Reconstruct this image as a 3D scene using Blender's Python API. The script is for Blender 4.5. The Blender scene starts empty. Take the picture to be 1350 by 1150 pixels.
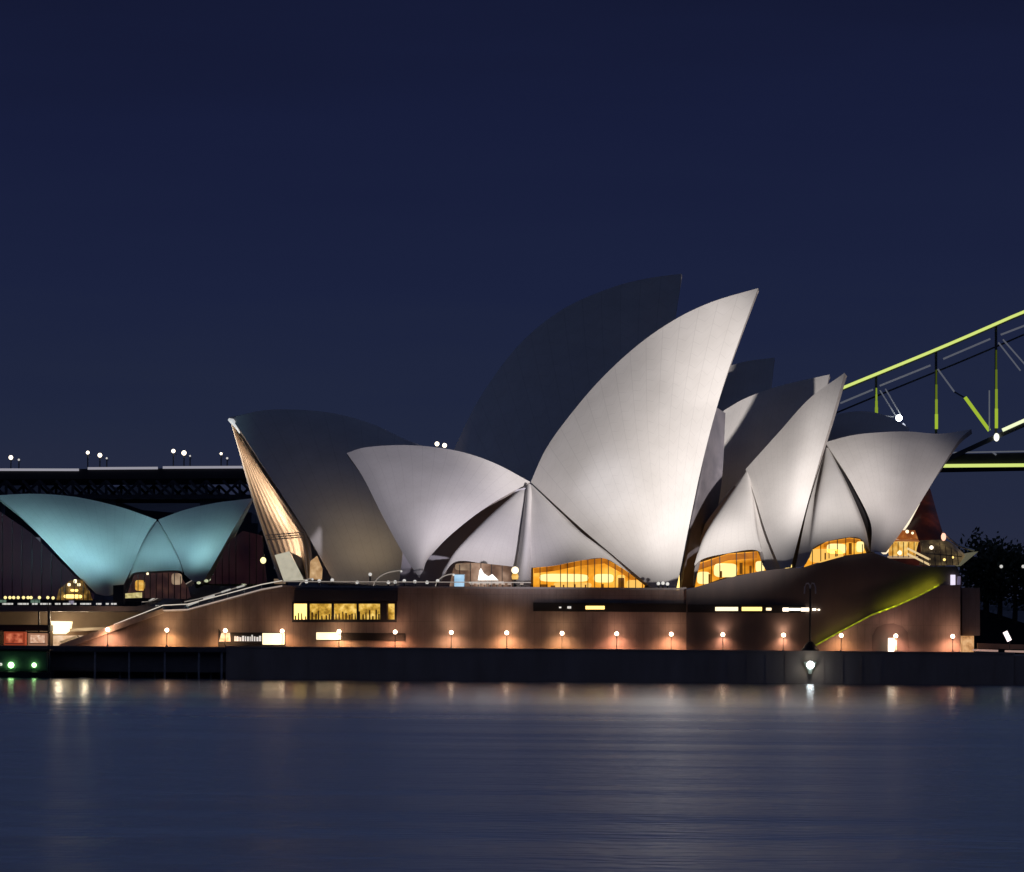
import bpy, math, random
from mathutils import Vector, Matrix
random.seed(7)
C = bpy.context.scene
COL = C.collection
R = math.radians

# ------------------------------------------------------------------ camera
DIST = 700.0          # camera to the sea wall
FP = 5600.0           # focal length in photograph pixels
CAMZ = 6.0
ROLL = 0.008
HOR = 850.0
cam_d = bpy.data.cameras.new('camera')
cam_d.sensor_width = 36.0
cam_d.lens = 36.0 * FP / 1350.0
cam_d.shift_y = (HOR - 575.0) / 1350.0
cam_d.clip_start = 1.0
cam_d.clip_end = 12000.0
cam = bpy.data.objects.new('camera', cam_d)
COL.objects.link(cam)
cam.matrix_world = Matrix.Translation((0, -DIST, CAMZ)) @ Matrix.Rotation(R(90), 4, 'X') @ Matrix.Rotation(ROLL, 4, 'Z')
C.camera = cam

# ------------------------------------------------------------------ dusk sky
w = bpy.data.worlds.new('World'); C.world = w; w.use_nodes = True
nt = w.node_tree; nt.nodes.clear()
def N(t, kind, **kw):
    n = t.nodes.new(kind)
    for k, v in kw.items():
        setattr(n, k, v)
    return n
tc = N(nt, 'ShaderNodeTexCoord'); sep = N(nt, 'ShaderNodeSeparateXYZ')
nt.links.new(tc.outputs['Generated'], sep.inputs[0])
nz = N(nt, 'ShaderNodeTexNoise'); mp = N(nt, 'ShaderNodeMapping'); mp.inputs['Scale'].default_value = (3, 3, 22)
nt.links.new(tc.outputs['Generated'], mp.inputs[0]); nt.links.new(mp.outputs[0], nz.inputs['Vector'])
nz.inputs['Scale'].default_value = 2.0; nz.inputs['Detail'].default_value = 3
ma = N(nt, 'ShaderNodeMath', operation='MULTIPLY_ADD'); ma.inputs[1].default_value = 0.05; 
nt.links.new(nz.outputs['Fac'], ma.inputs[0]); nt.links.new(sep.outputs['Z'], ma.inputs[2])
mr = N(nt, 'ShaderNodeMapRange'); mr.inputs['From Min'].default_value = 0.0; mr.inputs['From Max'].default_value = 0.9
nt.links.new(ma.outputs[0], mr.inputs['Value'])
cr = N(nt, 'ShaderNodeValToRGB')
def srgb(r, g, b):
    f = lambda c: (c / 255 / 12.92) if c <= 10 else ((c / 255 + 0.055) / 1.055) ** 2.4
    return (f(r), f(g), f(b), 1)
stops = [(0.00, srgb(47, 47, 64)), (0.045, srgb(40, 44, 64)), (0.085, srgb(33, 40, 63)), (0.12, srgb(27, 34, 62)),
         (0.165, srgb(23, 29, 58)), (0.20, srgb(20, 25, 51)), (0.36, srgb(98, 116, 166)), (0.65, srgb(60, 72, 108)), (1.0, srgb(25, 26, 36))]  # bright band above the view added to light the water
el = cr.color_ramp.elements
while len(el) > 1: el.remove(el[-1])
el[0].position = stops[0][0]; el[0].color = stops[0][1]
for p, c in stops[1:]:
    e = el.new(p); e.color = c
nt.links.new(mr.outputs[0], cr.inputs[0])
bg = N(nt, 'ShaderNodeBackground'); bg.inputs['Strength'].default_value = 1.0
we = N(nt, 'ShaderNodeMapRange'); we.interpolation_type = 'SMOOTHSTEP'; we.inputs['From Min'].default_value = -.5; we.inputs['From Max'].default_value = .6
we.inputs['To Min'].default_value = .31; we.inputs['To Max'].default_value = 1.0  # east side of the sky dimmed to keep the rear shells dark
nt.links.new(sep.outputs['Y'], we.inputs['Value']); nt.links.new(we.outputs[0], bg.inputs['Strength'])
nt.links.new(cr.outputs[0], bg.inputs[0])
wo = N(nt, 'ShaderNodeOutputWorld'); nt.links.new(bg.outputs[0], wo.inputs[0])

C.view_settings.view_transform = 'Standard'
C.view_settings.look = 'None'
C.view_settings.exposure = 0.0
C.view_settings.gamma = 1.0
C.cycles.max_bounces = 6
C.cycles.sample_clamp_indirect = 4.0
C.cycles.use_denoising = True

# ------------------------------------------------------------------ pixel <-> place
_c, _s = math.cos(ROLL), math.sin(ROLL)
def ray(px, py):
    u = (px - 675.0) / FP; v = -(py - HOR) / FP
    return (u * _c - v * _s, u * _s + v * _c)
def P(px, py, Y):
    dx, dz = ray(px, py); d = Y + DIST
    return Vector((dx * d, Y, CAMZ + dz * d))

# ------------------------------------------------------------------ lights (unseen floodlights set over the water, out of frame)
def spot(name, loc, target, power, color, cone, blend=1.0, radius=1.0):
    l = bpy.data.lights.new(name, 'SPOT'); l.energy = power; l.color = color
    l.spot_size = cone; l.spot_blend = blend; l.shadow_soft_size = radius
    o = bpy.data.objects.new(name, l); COL.objects.link(o)
    o.location = loc
    o.rotation_euler = (Vector(target) - Vector(loc)).to_track_quat('-Z', 'Y').to_euler()
    return o
def flood(px, py, Y, rad_px, E, color, src, blend=0.8):
    t = P(px, py, Y); d = (t - Vector(src)).length
    cone = 2 * math.atan(rad_px / 8.0 / d)
    spot('floodlight', src, t, E * 4 * math.pi * d * d, color, cone, blend, 2.0)
SRC = (76, -125, 3.5)      # unseen, low over open water, so the front sails shade the rear hall
SRC2 = (-100, -125, 3.5)
WARMW = (1.0, .93, .90)
flood(865, 540, 30, 265, 4.0, WARMW, SRC, .7)
flood(940, 450, 35, 110, 1.0, WARMW, SRC, .9)
flood(1065, 585, 32, 140, 2.9, WARMW, SRC, .9)
flood(595, 640, 32, 160, 2.3, (.97, .90, 1.0), SRC, .8)
flood(1180, 625, 32, 105, 1.6, (1.0, .9, .88), SRC, .9)
flood(985, 600, 60, 75, .4, (.9, .9, 1.0), SRC2, .9)

# ------------------------------------------------------------------ materials
MATS = {}
def mat(name, color, rough=0.6, metal=0.0, noise=None, nscale=1.0, emit=None, estr=1.0, bump=0.0, bscale=5.0, stretch=(1, 1, 1), spec=0.5):
    if name in MATS: return MATS[name]
    m = bpy.data.materials.new(name); m.use_nodes = True; t = m.node_tree
    b = t.nodes['Principled BSDF']
    b.inputs['Base Color'].default_value = (*color[:3], 1); b.inputs['Roughness'].default_value = rough
    b.inputs['Metallic'].default_value = metal; b.inputs['Specular IOR Level'].default_value = spec
    if noise or bump:
        co = N(t, 'ShaderNodeTexCoord'); mpp = N(t, 'ShaderNodeMapping'); mpp.inputs['Scale'].default_value = stretch
        t.links.new(co.outputs['Object'], mpp.inputs[0])
    if noise:
        n = N(t, 'ShaderNodeTexNoise'); n.inputs['Scale'].default_value = nscale; n.inputs['Detail'].default_value = 5
        t.links.new(mpp.outputs[0], n.inputs['Vector'])
        r_ = N(t, 'ShaderNodeValToRGB'); r_.color_ramp.elements[0].position = .3; r_.color_ramp.elements[1].position = .7
        r_.color_ramp.elements[0].color = (*color[:3], 1); r_.color_ramp.elements[1].color = (*noise[:3], 1)
        t.links.new(n.outputs['Fac'], r_.inputs[0]); t.links.new(r_.outputs[0], b.inputs['Base Color'])
        if emit == 'same':
            t.links.new(r_.outputs[0], b.inputs['Emission Color']); b.inputs['Emission Strength'].default_value = estr
    if emit and emit != 'same':
        b.inputs['Emission Color'].default_value = (*emit[:3], 1); b.inputs['Emission Strength'].default_value = estr
    if bump:
        n2 = N(t, 'ShaderNodeTexNoise'); n2.inputs['Scale'].default_value = bscale; n2.inputs['Detail'].default_value = 4
        t.links.new(mpp.outputs[0], n2.inputs['Vector'])
        bp = N(t, 'ShaderNodeBump'); bp.inputs['Strength'].default_value = bump
        t.links.new(n2.outputs['Fac'], bp.inputs['Height']); t.links.new(bp.outputs[0], b.inputs['Normal'])
    MATS[name] = m
    return m

def tile_mat(name, c1, c2):
    """glazed shell tiles: lids fanning out of the foot, separated by fine joints (UV: u along ridge, v from foot up)"""
    m = bpy.data.materials.new(name); m.use_nodes = True; t = m.node_tree; b = t.nodes['Principled BSDF']
    uv = N(t, 'ShaderNodeTexCoord'); s = N(t, 'ShaderNodeSeparateXYZ'); t.links.new(uv.outputs['UV'], s.inputs[0])
    def saw(inp, k):
        a = N(t, 'ShaderNodeMath', operation='MULTIPLY'); a.inputs[1].default_value = k; t.links.new(inp, a.inputs[0])
        f = N(t, 'ShaderNodeMath', operation='FRACT'); t.links.new(a.outputs[0], f.inputs[0]); return f.outputs[0]
    u = saw(s.outputs['X'], 15)
    pp = N(t, 'ShaderNodeMath', operation='PINGPONG'); pp.inputs[1].default_value = .5; t.links.new(u, pp.inputs[0])
    ju = N(t, 'ShaderNodeMath', operation='LESS_THAN'); ju.inputs[1].default_value = .018; t.links.new(pp.outputs[0], ju.inputs[0])
    ch = N(t, 'ShaderNodeMath', operation='MULTIPLY_ADD'); ch.inputs[1].default_value = .05; t.links.new(pp.outputs[0], ch.inputs[0]); t.links.new(s.outputs['Y'], ch.inputs[2])
    v = saw(ch.outputs[0], 24)
    jv = N(t, 'ShaderNodeMath', operation='LESS_THAN'); jv.inputs[1].default_value = .035; t.links.new(v, jv.inputs[0])
    mx = N(t, 'ShaderNodeMath', operation='MAXIMUM'); t.links.new(ju.outputs[0], mx.inputs[0]); t.links.new(jv.outputs[0], mx.inputs[1])
    n = N(t, 'ShaderNodeTexNoise'); n.inputs['Scale'].default_value = .22; n.inputs['Detail'].default_value = 6
    t.links.new(uv.outputs['Object'], n.inputs['Vector'])
    r_ = N(t, 'ShaderNodeValToRGB'); r_.color_ramp.elements[0].color = (*c2, 1); r_.color_ramp.elements[1].color = (*c1, 1)
    r_.color_ramp.elements[0].position = .25; r_.color_ramp.elements[1].position = .7
    t.links.new(n.outputs['Fac'], r_.inputs[0])
    mix = N(t, 'ShaderNodeMix', data_type='RGBA'); 
    sc = N(t, 'ShaderNodeMath', operation='MULTIPLY'); sc.inputs[1].default_value = .21; t.links.new(mx.outputs[0], sc.inputs[0])
    t.links.new(sc.outputs[0], mix.inputs['Factor']); t.links.new(r_.outputs[0], mix.inputs[6]); mix.inputs[7].default_value = (.30, .28, .27, 1)
    t.links.new(mix.outputs[2], b.inputs['Base Color'])
    b.inputs['Roughness'].default_value = .7; b.inputs['Specular IOR Level'].default_value = .25
    return m
TILE = tile_mat('glazed_tiles', (.82, .79, .75), (.73, .70, .66))
CONC = mat('concrete_ribs', (.42, .38, .35), .8, noise=(.34, .30, .28), nscale=.6)

def stone_mat():
    m = bpy.data.materials.new('granite_panels'); m.use_nodes = True; t = m.node_tree; b = t.nodes['Principled BSDF']
    co = N(t, 'ShaderNodeTexCoord'); s = N(t, 'ShaderNodeSeparateXYZ'); t.links.new(co.outputs['Object'], s.inputs[0])
    def joint(o, k, wd):
        a = N(t, 'ShaderNodeMath', operation='MULTIPLY'); a.inputs[1].default_value = k; t.links.new(s.outputs[o], a.inputs[0])
        f = N(t, 'ShaderNodeMath', operation='FRACT'); t.links.new(a.outputs[0], f.inputs[0])
        l = N(t, 'ShaderNodeMath', operation='LESS_THAN'); l.inputs[1].default_value = wd; t.links.new(f.outputs[0], l.inputs[0]); return l.outputs[0]
    j1 = joint('X', 1 / 1.22, .07); j2 = joint('Z', 1 / 4.6, .02)
    mx = N(t, 'ShaderNodeMath', operation='MAXIMUM'); t.links.new(j1, mx.inputs[0]); t.links.new(j2, mx.inputs[1])
    n = N(t, 'ShaderNodeTexNoise'); n.inputs['Scale'].default_value = .5; n.inputs['Detail'].default_value = 8; n.inputs['Roughness'].default_value = .65
    mp_ = N(t, 'ShaderNodeMapping'); mp_.inputs['Scale'].default_value = (1, 1, .35)
    t.links.new(co.outputs['Object'], mp_.inputs[0]); t.links.new(mp_.outputs[0], n.inputs['Vector'])
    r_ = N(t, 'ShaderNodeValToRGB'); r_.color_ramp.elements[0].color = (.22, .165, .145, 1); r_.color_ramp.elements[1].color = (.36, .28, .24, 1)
    r_.color_ramp.elements[0].position = .3; r_.color_ramp.elements[1].position = .7
    t.links.new(n.outputs['Fac'], r_.inputs[0])
    mix = N(t, 'ShaderNodeMix', data_type='RGBA'); sc = N(t, 'ShaderNodeMath', operation='MULTIPLY'); sc.inputs[1].default_value = .3
    t.links.new(mx.outputs[0], sc.inputs[0]); t.links.new(sc.outputs[0], mix.inputs['Factor']); t.links.new(r_.outputs[0], mix.inputs[6])
    mix.inputs[7].default_value = (.10, .075, .065, 1)
    t.links.new(mix.outputs[2], b.inputs['Base Color']); b.inputs['Roughness'].default_value = .75
    return m
STONE = stone_mat()
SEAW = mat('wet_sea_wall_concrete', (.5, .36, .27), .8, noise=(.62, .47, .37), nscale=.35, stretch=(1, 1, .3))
PAVE = mat('paving', (.22, .18, .16), .7, noise=(.28, .23, .2), nscale=.8)
COPE = mat('pale_coping_stone', (.45, .40, .37), .6, noise=(.38, .33, .3), nscale=2)
DARK = mat('dark_bronze', (.035, .032, .035), .5, .3)
BLACK = mat('black_opening', (.012, .011, .013), .8)
STEEL = mat('grey_painted_steel', (.10, .11, .12), .5, .2, noise=(.07, .075, .085), nscale=.4)
RAILM = mat('polished_rail_metal', (.5, .5, .48), .35, .6)
GLASS = mat('dark_glass', (.02, .022, .03), .08, 0, spec=.8)

def glow(name, c, s):
    if name in MATS: return MATS[name]
    return mat(name, tuple(min(.8, x) for x in c), .6, emit=c, estr=s)

def interior_mat(name, cols, scale, strength, seed=0.0, stretch=(1, 1, 1)):
    """lit room seen through glass: warm surfaces of uneven brightness"""
    m = bpy.data.materials.new(name); m.use_nodes = True; t = m.node_tree; b = t.nodes['Principled BSDF']
    co = N(t, 'ShaderNodeTexCoord'); mp_ = N(t, 'ShaderNodeMapping'); mp_.inputs['Scale'].default_value = stretch; mp_.inputs['Location'].default_value = (seed, seed * 2, seed * 3)
    t.links.new(co.outputs['Object'], mp_.inputs[0])
    n = N(t, 'ShaderNodeTexNoise'); n.inputs['Scale'].default_value = scale; n.inputs['Detail'].default_value = 3
    t.links.new(mp_.outputs[0], n.inputs['Vector'])
    r_ = N(t, 'ShaderNodeValToRGB'); e = r_.color_ramp.elements
    while len(e) > 1: e.remove(e[-1])
    for i, c in enumerate(cols):
        p = .28 + .44 * i / (len(cols) - 1)
        x = e[0] if i == 0 else e.new(p)
        x.position = p; x.color = (*c, 1)
    t.links.new(n.outputs['Fac'], r_.inputs[0])
    t.links.new(r_.outputs[0], b.inputs['Emission Color']); b.inputs['Emission Strength'].default_value = strength
    b.inputs['Base Color'].default_value = (*[min(.25, .3 * v) for v in cols[1]], 1); b.inputs['Roughness'].default_value = .35; b.inputs['Specular IOR Level'].default_value = .08
    return m
AMBER = interior_mat('amber_lit_interior', [(.35, .10, .005), (.75, .30, .02), (1.0, .55, .09)], .22, 1.25, 1, (1, 1, 1.6))
GOLD = interior_mat('gold_lit_office', [(.18, .09, .01), (.62, .36, .05), (1.0, .68, .18)], 1.1, 1.0, 4)
RUST = interior_mat('rust_lit_foyer', [(.02, .008, .006), (.30, .07, .01), (.75, .30, .05)], .35, .8, 8)
BEIGE = interior_mat('beige_lit_wall', [(.10, .07, .05), (.30, .2, .13), (.5, .36, .24)], .5, .8, 3)
WHITEL = glow('warm_white_light', (1.0, .86, .66), 3.0)
CREAML = glow('cream_light', (1.0, .80, .50), 1.6)
YELL = glow('yellow_light', (1.0, .68, .20), 2.0)
GLOBE = glow('lamp_globe_light', (1.0, .72, .5), 9.0)
COLDL = glow('cold_white_light', (.85, .95, 1.0), 12.0)
GREENL = glow('green_lamp_light', (.45, 1.0, .35), 6.0)
LIME = glow('lime_led', (.68, .80, .10), 1.0)
LIMEB = glow('bright_lime_led', (.66, .78, .20), 1.0)
BLUES = glow('pale_blue_screen', (.42, .62, .8), 1.0)
PATHW = glow('white_strip_light', (.62, .60, .56), 1.0)

# ------------------------------------------------------------------ object helpers
def tag(o, label=None, cat=None, group=None, kind=None):
    if label: o['label'] = label
    if cat: o['category'] = cat
    if group: o['group'] = group
    if kind: o['kind'] = kind
    return o
def thing(name, loc, label, cat, group=None):
    o = bpy.data.objects.new(name, None); COL.objects.link(o); o.location = loc; o.empty_display_size = 1
    return tag(o, label, cat, group)
def base_of(o):
    v = Vector((0, 0, 0))
    while o: v += o.location; o = o.parent
    return v
class MB:
    def __init__(s): s.v = []; s.f = []; s.uv = None
    def quad(s, a, b, c, d):
        i = len(s.v); s.v += [Vector(a), Vector(b), Vector(c), Vector(d)]; s.f.append((i, i + 1, i + 2, i + 3)); return s
    def box(s, x0, x1, y0, y1, z0, z1):
        i = len(s.v)
        s.v += [Vector(p) for p in ((x0, y0, z0), (x1, y0, z0), (x1, y1, z0), (x0, y1, z0), (x0, y0, z1), (x1, y0, z1), (x1, y1, z1), (x0, y1, z1))]
        s.f += [tuple(i + k for k in q) for q in ((0, 3, 2, 1), (4, 5, 6, 7), (0, 1, 5, 4), (1, 2, 6, 5), (2, 3, 7, 6), (3, 0, 4, 7))]
        return s
    def prism(s, front, back):
        """two matching outlines joined"""
        i = len(s.v); n = len(front)
        s.v += [Vector(p) for p in front] + [Vector(p) for p in back]
        s.f.append(tuple(range(i, i + n))); s.f.append(tuple(range(i + 2 * n - 1, i + n - 1, -1)))
        for k in range(n):
            l = (k + 1) % n
            s.f.append((i + l, i + k, i + n + k, i + n + l))
        return s
    def pxprism(s, pts, y0, y1):
        """an outline at depth y0 pushed straight back to y1"""
        f = [P(a, b, y0) for a, b in pts]
        return s.prism(f, [Vector((p.x, y1, p.z)) for p in f])
    def tube(s, path, r, n=8, closed=True):
        rings = []
        path = [Vector(p) for p in path]
        for k, p in enumerate(path):
            rr = r[k] if isinstance(r, (list, tuple)) else r
            d = (path[min(k + 1, len(path) - 1)] - path[max(k - 1, 0)]).normalized()
            a = d.orthogonal().normalized() if abs(d.z) > .9 else d.cross(Vector((0, 0, 1))).normalized()
            b = d.cross(a)
            i = len(s.v)
            s.v += [p + (a * math.cos(2 * math.pi * q / n) + b * math.sin(2 * math.pi * q / n)) * rr for q in range(n)]
            rings.append(i)
        for a, b in zip(rings, rings[1:]):
            for q in range(n):
                l = (q + 1) % n
                s.f.append((a + q, a + l, b + l, b + q))
        s.f.append(tuple(rings[0] + q for q in range(n - 1, -1, -1))); s.f.append(tuple(rings[-1] + q for q in range(n)))
        return s
    def beam(s, a, b, wd, hd):
        """rectangular bar from a to b, wd across (towards camera), hd in the vertical sense"""
        a = Vector(a); b = Vector(b); d = (b - a).normalized()
        side = Vector((0, 1, 0)); side = (side - d * side.dot(d)).normalized(); up = side.cross(d)
        i = len(s.v)
        for p in (a, b):
            for q, r_ in ((-1, -1), (1, -1), (1, 1), (-1, 1)):
                s.v.append(p + side * q * wd / 2 + up * r_ * hd / 2)
        s.f += [tuple(i + k for k in q) for q in ((0, 3, 2, 1), (4, 5, 6, 7), (0, 1, 5, 4), (1, 2, 6, 5), (2, 3, 7, 6), (3, 0, 4, 7))]
        return s
    def ball(s, c, r, n=14, m=8, zs=1.0):
        c = Vector(c); i = len(s.v)
        for a in range(m + 1):
            th = math.pi * a / m
            for q in range(n):
                ph = 2 * math.pi * q / n
                s.v.append(c + Vector((math.sin(th) * math.cos(ph) * r, math.sin(th) * math.sin(ph) * r, math.cos(th) * r * zs)))
        for a in range(m):
            for q in range(n):
                l = (q + 1) % n
                s.f.append((i + a * n + q, i + (a + 1) * n + q, i + (a + 1) * n + l, i + a * n + l))
        return s
    def lathe(s, prof, c=(0, 0, 0), n=14):
        c = Vector(c); i = len(s.v)
        for r_, z in prof:
            for q in range(n):
                ph = 2 * math.pi * q / n; s.v.append(c + Vector((r_ * math.cos(ph), r_ * math.sin(ph), z)))
        for a in range(len(prof) - 1):
            for q in range(n):
                l = (q + 1) % n
                s.f.append((i + a * n + q, i + a * n + l, i + (a + 1) * n + l, i + (a + 1) * n + q))
        s.f.append(tuple(i + q for q in range(n - 1, -1, -1))); k = i + (len(prof) - 1) * n; s.f.append(tuple(k + q for q in range(n)))
        return s
    def build(s, name, m, parent=None, smooth=False, solid=0.0, rim=None, label=None, bevel=0.0):
        me = bpy.data.meshes.new(name)
        if parent is not None: org = base_of(parent)
        else:
            xs = [v.x for v in s.v]; ys = [v.y for v in s.v]; zs = [v.z for v in s.v]
            org = Vector(((min(xs) + max(xs)) / 2, (min(ys) + max(ys)) / 2, min(zs)))
        me.from_pydata([tuple(v - org) for v in s.v], [], s.f); me.update()
        me.materials.append(m)
        if rim: me.materials.append(rim)
        if s.uv:
            ul = me.uv_layers.new(name='UVMap')
            for lp in me.loops: ul.data[lp.index].uv = s.uv[lp.vertex_index]
        if smooth:
            for p in me.polygons: p.use_smooth = True
        o = bpy.data.objects.new(name, me); COL.objects.link(o)
        if parent is not None: o.parent = parent
        else: o.location = org
        if solid:
            md = o.modifiers.new('thickness', 'SOLIDIFY'); md.thickness = solid; md.offset = 0
            if rim: md.material_offset_rim = 1; md.material_offset = 1
        if solid and smooth:
            es = o.modifiers.new('crisp_rims', 'EDGE_SPLIT'); es.split_angle = R(40)
        if bevel:
            md = o.modifiers.new('soft_edges', 'BEVEL'); md.width = bevel; md.segments = 2
        if label: o['label'] = label
        return o
def struct(name, mb, m, **k):
    return tag(mb.build(name, m, **k), kind='structure')
def copy_tree(o, loc, label, group=None):
    r_ = o.copy(); COL.objects.link(r_); r_.location = loc; r_['label'] = label
    if group: r_['group'] = group
    def rec(a, b):
        for ch in list(a.children):
            c = ch.copy(); COL.objects.link(c); c.parent = b; rec(ch, c)
    rec(o, r_)
    return r_

# ------------------------------------------------------------------ curves and shells
def crom(pts, n):
    """smooth resample of a polyline (pixels) to n+1 points, even in length"""
    pts = [tuple(map(float, p)) for p in pts]
    if len(pts) == 1: return [pts[0]] * (n + 1)
    if len(pts) == 2:
        return [tuple(pts[0][k] + (pts[1][k] - pts[0][k]) * i / n for k in range(2)) for i in range(n + 1)]
    q = [tuple(2 * pts[0][k] - pts[1][k] for k in range(2))] + pts + [tuple(2 * pts[-1][k] - pts[-2][k] for k in range(2))]
    out = []
    for i in range(len(pts) - 1):
        p0, p1, p2, p3 = q[i:i + 4]
        for j in range(16):
            t = j / 16
            out.append(tuple(.5 * (2 * p1[k] + (p2[k] - p0[k]) * t + (2 * p0[k] - 5 * p1[k] + 4 * p2[k] - p3[k]) * t * t + (3 * p1[k] - p0[k] - 3 * p2[k] + p3[k]) * t ** 3) for k in range(2)))
    out.append(pts[-1])
    L = [0]
    for a, b in zip(out, out[1:]): L.append(L[-1] + math.dist(a, b))
    res = []; k = 0
    for i in range(n + 1):
        d = L[-1] * i / n
        while k < len(L) - 2 and L[k + 1] < d: k += 1
        u = (d - L[k]) / max(1e-9, L[k + 1] - L[k])
        res.append(tuple(out[k][c] + (out[k + 1][c] - out[k][c]) * u for c in range(2)))
    return res
def patch(left, right, bottom, top, Yb, Yt, bulge, nu=40, nv=40, lean=.85):
    """Coons patch: left/right run foot->top, bottom/top run left->right; depth leans from Yb (foot) to Yt (ridge)"""
    Lf = crom(left, nv); Rt = crom(right, nv); B = crom(bottom, nu); T = crom(top, nu)
    Yb = Yb if isinstance(Yb, tuple) else (Yb, Yb); Yt = Yt if isinstance(Yt, tuple) else (Yt, Yt)
    mb = MB(); mb.uv = []
    for j in range(nv + 1):
        s = j / nv
        for i in range(nu + 1):
            t = i / nu
            p = [(1 - t) * Lf[j][k] + t * Rt[j][k] + (1 - s) * B[i][k] + s * T[i][k]
                 - ((1 - t) * (1 - s) * B[0][k] + t * (1 - s) * B[-1][k] + (1 - t) * s * T[0][k] + t * s * T[-1][k]) for k in range(2)]
            g = (1 - math.cos(s * lean)) / (1 - math.cos(lean))
            yb = Yb[0] + (Yb[1] - Yb[0]) * t; yt = Yt[0] + (Yt[1] - Yt[0]) * t
            Y = yb + (yt - yb) * g - bulge * math.sin(math.pi * t) * math.sin(math.pi * min(1, s * .9 + .1)) 
            mb.v.append(P(p[0], p[1], Y)); mb.uv.append((t, s))
    for j in range(nv):
        for i in range(nu):
            a = j * (nu + 1) + i
            mb.f.append((a, a + 1, a + nu + 2, a + nu + 1))
    return mb
def mirrored(mb, Y0, dx=0.0, slope=0.0):
    """the far half: mirrored across the ridge plane"""
    m2 = MB(); m2.uv = list(mb.uv)
    for v in mb.v:
        d = Y0 - v.y
        m2.v.append(Vector((v.x + dx * max(0, d) , Y0 + d, v.z)))
    m2.f = [tuple(reversed(f)) for f in mb.f]
    return m2
def shell(parent, left, right, bottom, top, Yb, Yt, bulge=2.0, th=.9, name='roof_shell', far=True, dx=0.0, label=None, flabel=None, rim=None):
    mb = patch(left, right, bottom, top, Yb, Yt, bulge)
    a = mb.build(name, TILE, parent, smooth=True, solid=th, rim=rim or CONC, label=label)
    b = None
    if far:
        yt = Yt if not isinstance(Yt, tuple) else max(Yt)
        b = mirrored(mb, yt, dx).build(name, TILE, parent, smooth=True, solid=th, rim=rim or CONC, label=flabel)
    return a, b

# ================================================================== SETTING
# water: one sheet to the horizon
wm = bpy.data.materials.new('harbour_water'); wm.use_nodes = True; t = wm.node_tree; b = t.nodes['Principled BSDF']
b.inputs['Base Color'].default_value = (.013, .036, .085, 1); b.inputs['Roughness'].default_value = .16; b.inputs['IOR'].default_value = 1.33
co = N(t, 'ShaderNodeTexCoord')
def wnoise(sx, sy, sc, det):
    m_ = N(t, 'ShaderNodeMapping'); m_.inputs['Scale'].default_value = (sx, sy, 1); t.links.new(co.outputs['Object'], m_.inputs[0])
    n_ = N(t, 'ShaderNodeTexNoise'); n_.inputs['Scale'].default_value = sc; n_.inputs['Detail'].default_value = det
    t.links.new(m_.outputs[0], n_.inputs['Vector']); return n_.outputs['Fac']
n1 = wnoise(.6, 1.0, .9, 2); n2 = wnoise(.35, 1.0, .045, 2)
ad = N(t, 'ShaderNodeMath', operation='MULTIPLY_ADD'); ad.inputs[1].default_value = 9.0
t.links.new(n2, ad.inputs[0]); t.links.new(n1, ad.inputs[2])
sy = N(t, 'ShaderNodeSeparateXYZ'); t.links.new(co.outputs['Object'], sy.inputs[0])
ym = N(t, 'ShaderNodeMapRange'); ym.interpolation_type = 'SMOOTHSTEP'
YOFF = 2750.0   # the sheet's own centre: calmer water in the lee of the point, ruffled water further out
ym.inputs['From Min'].default_value = -420 - YOFF; ym.inputs['From Max'].default_value = -170 - YOFF
ym.inputs['To Min'].default_value = .66; ym.inputs['To Max'].default_value = .13
t.links.new(sy.outputs['Y'], ym.inputs['Value'])
bp = N(t, 'ShaderNodeBump'); bp.inputs['Distance'].default_value = .3
t.links.new(ym.outputs[0], bp.inputs['Strength'])
t.links.new(ad.outputs[0], bp.inputs['Height']); t.links.new(bp.outputs[0], b.inputs['Normal'])
rr = N(t, 'ShaderNodeMapRange'); rr.inputs['To Min'].default_value = .32; rr.inputs['To Max'].default_value = .46
t.links.new(n2, rr.inputs['Value'])
rm_ = N(t, 'ShaderNodeMath', operation='MULTIPLY'); ry_ = N(t, 'ShaderNodeMapRange'); ry_.inputs['To Min'].default_value = .30
t.links.new(ym.outputs[0], ry_.inputs['Value']); t.links.new(ry_.outputs[0], rm_.inputs[1]); t.links.new(rr.outputs[0], rm_.inputs[0])
t.links.new(rm_.outputs[0], b.inputs['Roughness'])
struct('water', MB().quad((-6000, -1500, 0), (6000, -1500, 0), (6000, 7000, 0), (-6000, 7000, 0)), wm)
# seabed / ground under everything
struct('ground', MB().quad((-6000, -1500, -3), (6000, -1500, -3), (6000, 7000, -3), (-6000, 7000, -3)), mat('seabed', (.03, .03, .04), .9))

def X(px, Y): return (px - 675) * (Y + DIST) / FP
ZP = 5.1   # promenade level
XL, XR = X(298, 0), X(1337, 0)
# sea wall of the point, promenade on top
sw = MB().box(XL, XR, 0, 1.2, -3, ZP + .0)
for k in range(40):
    x = XL + 4 + k * (XR - XL - 4) / 40
    sw.box(x, x + .18, -.07, 0, -3, ZP - .5)
sw.box(XL - .1, XR + .1, -.18, 1.25, ZP, ZP + .28)
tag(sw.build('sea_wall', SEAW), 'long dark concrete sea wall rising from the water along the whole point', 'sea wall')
struct('promenade', MB().box(XL - 80, XR - .05, 1.26, 150, 1, ZP + .1), PAVE)
struct('point_land', MB().box(XL - 700, XL - 80.1, 8, 300, -3, ZP + .05), PAVE)

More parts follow.
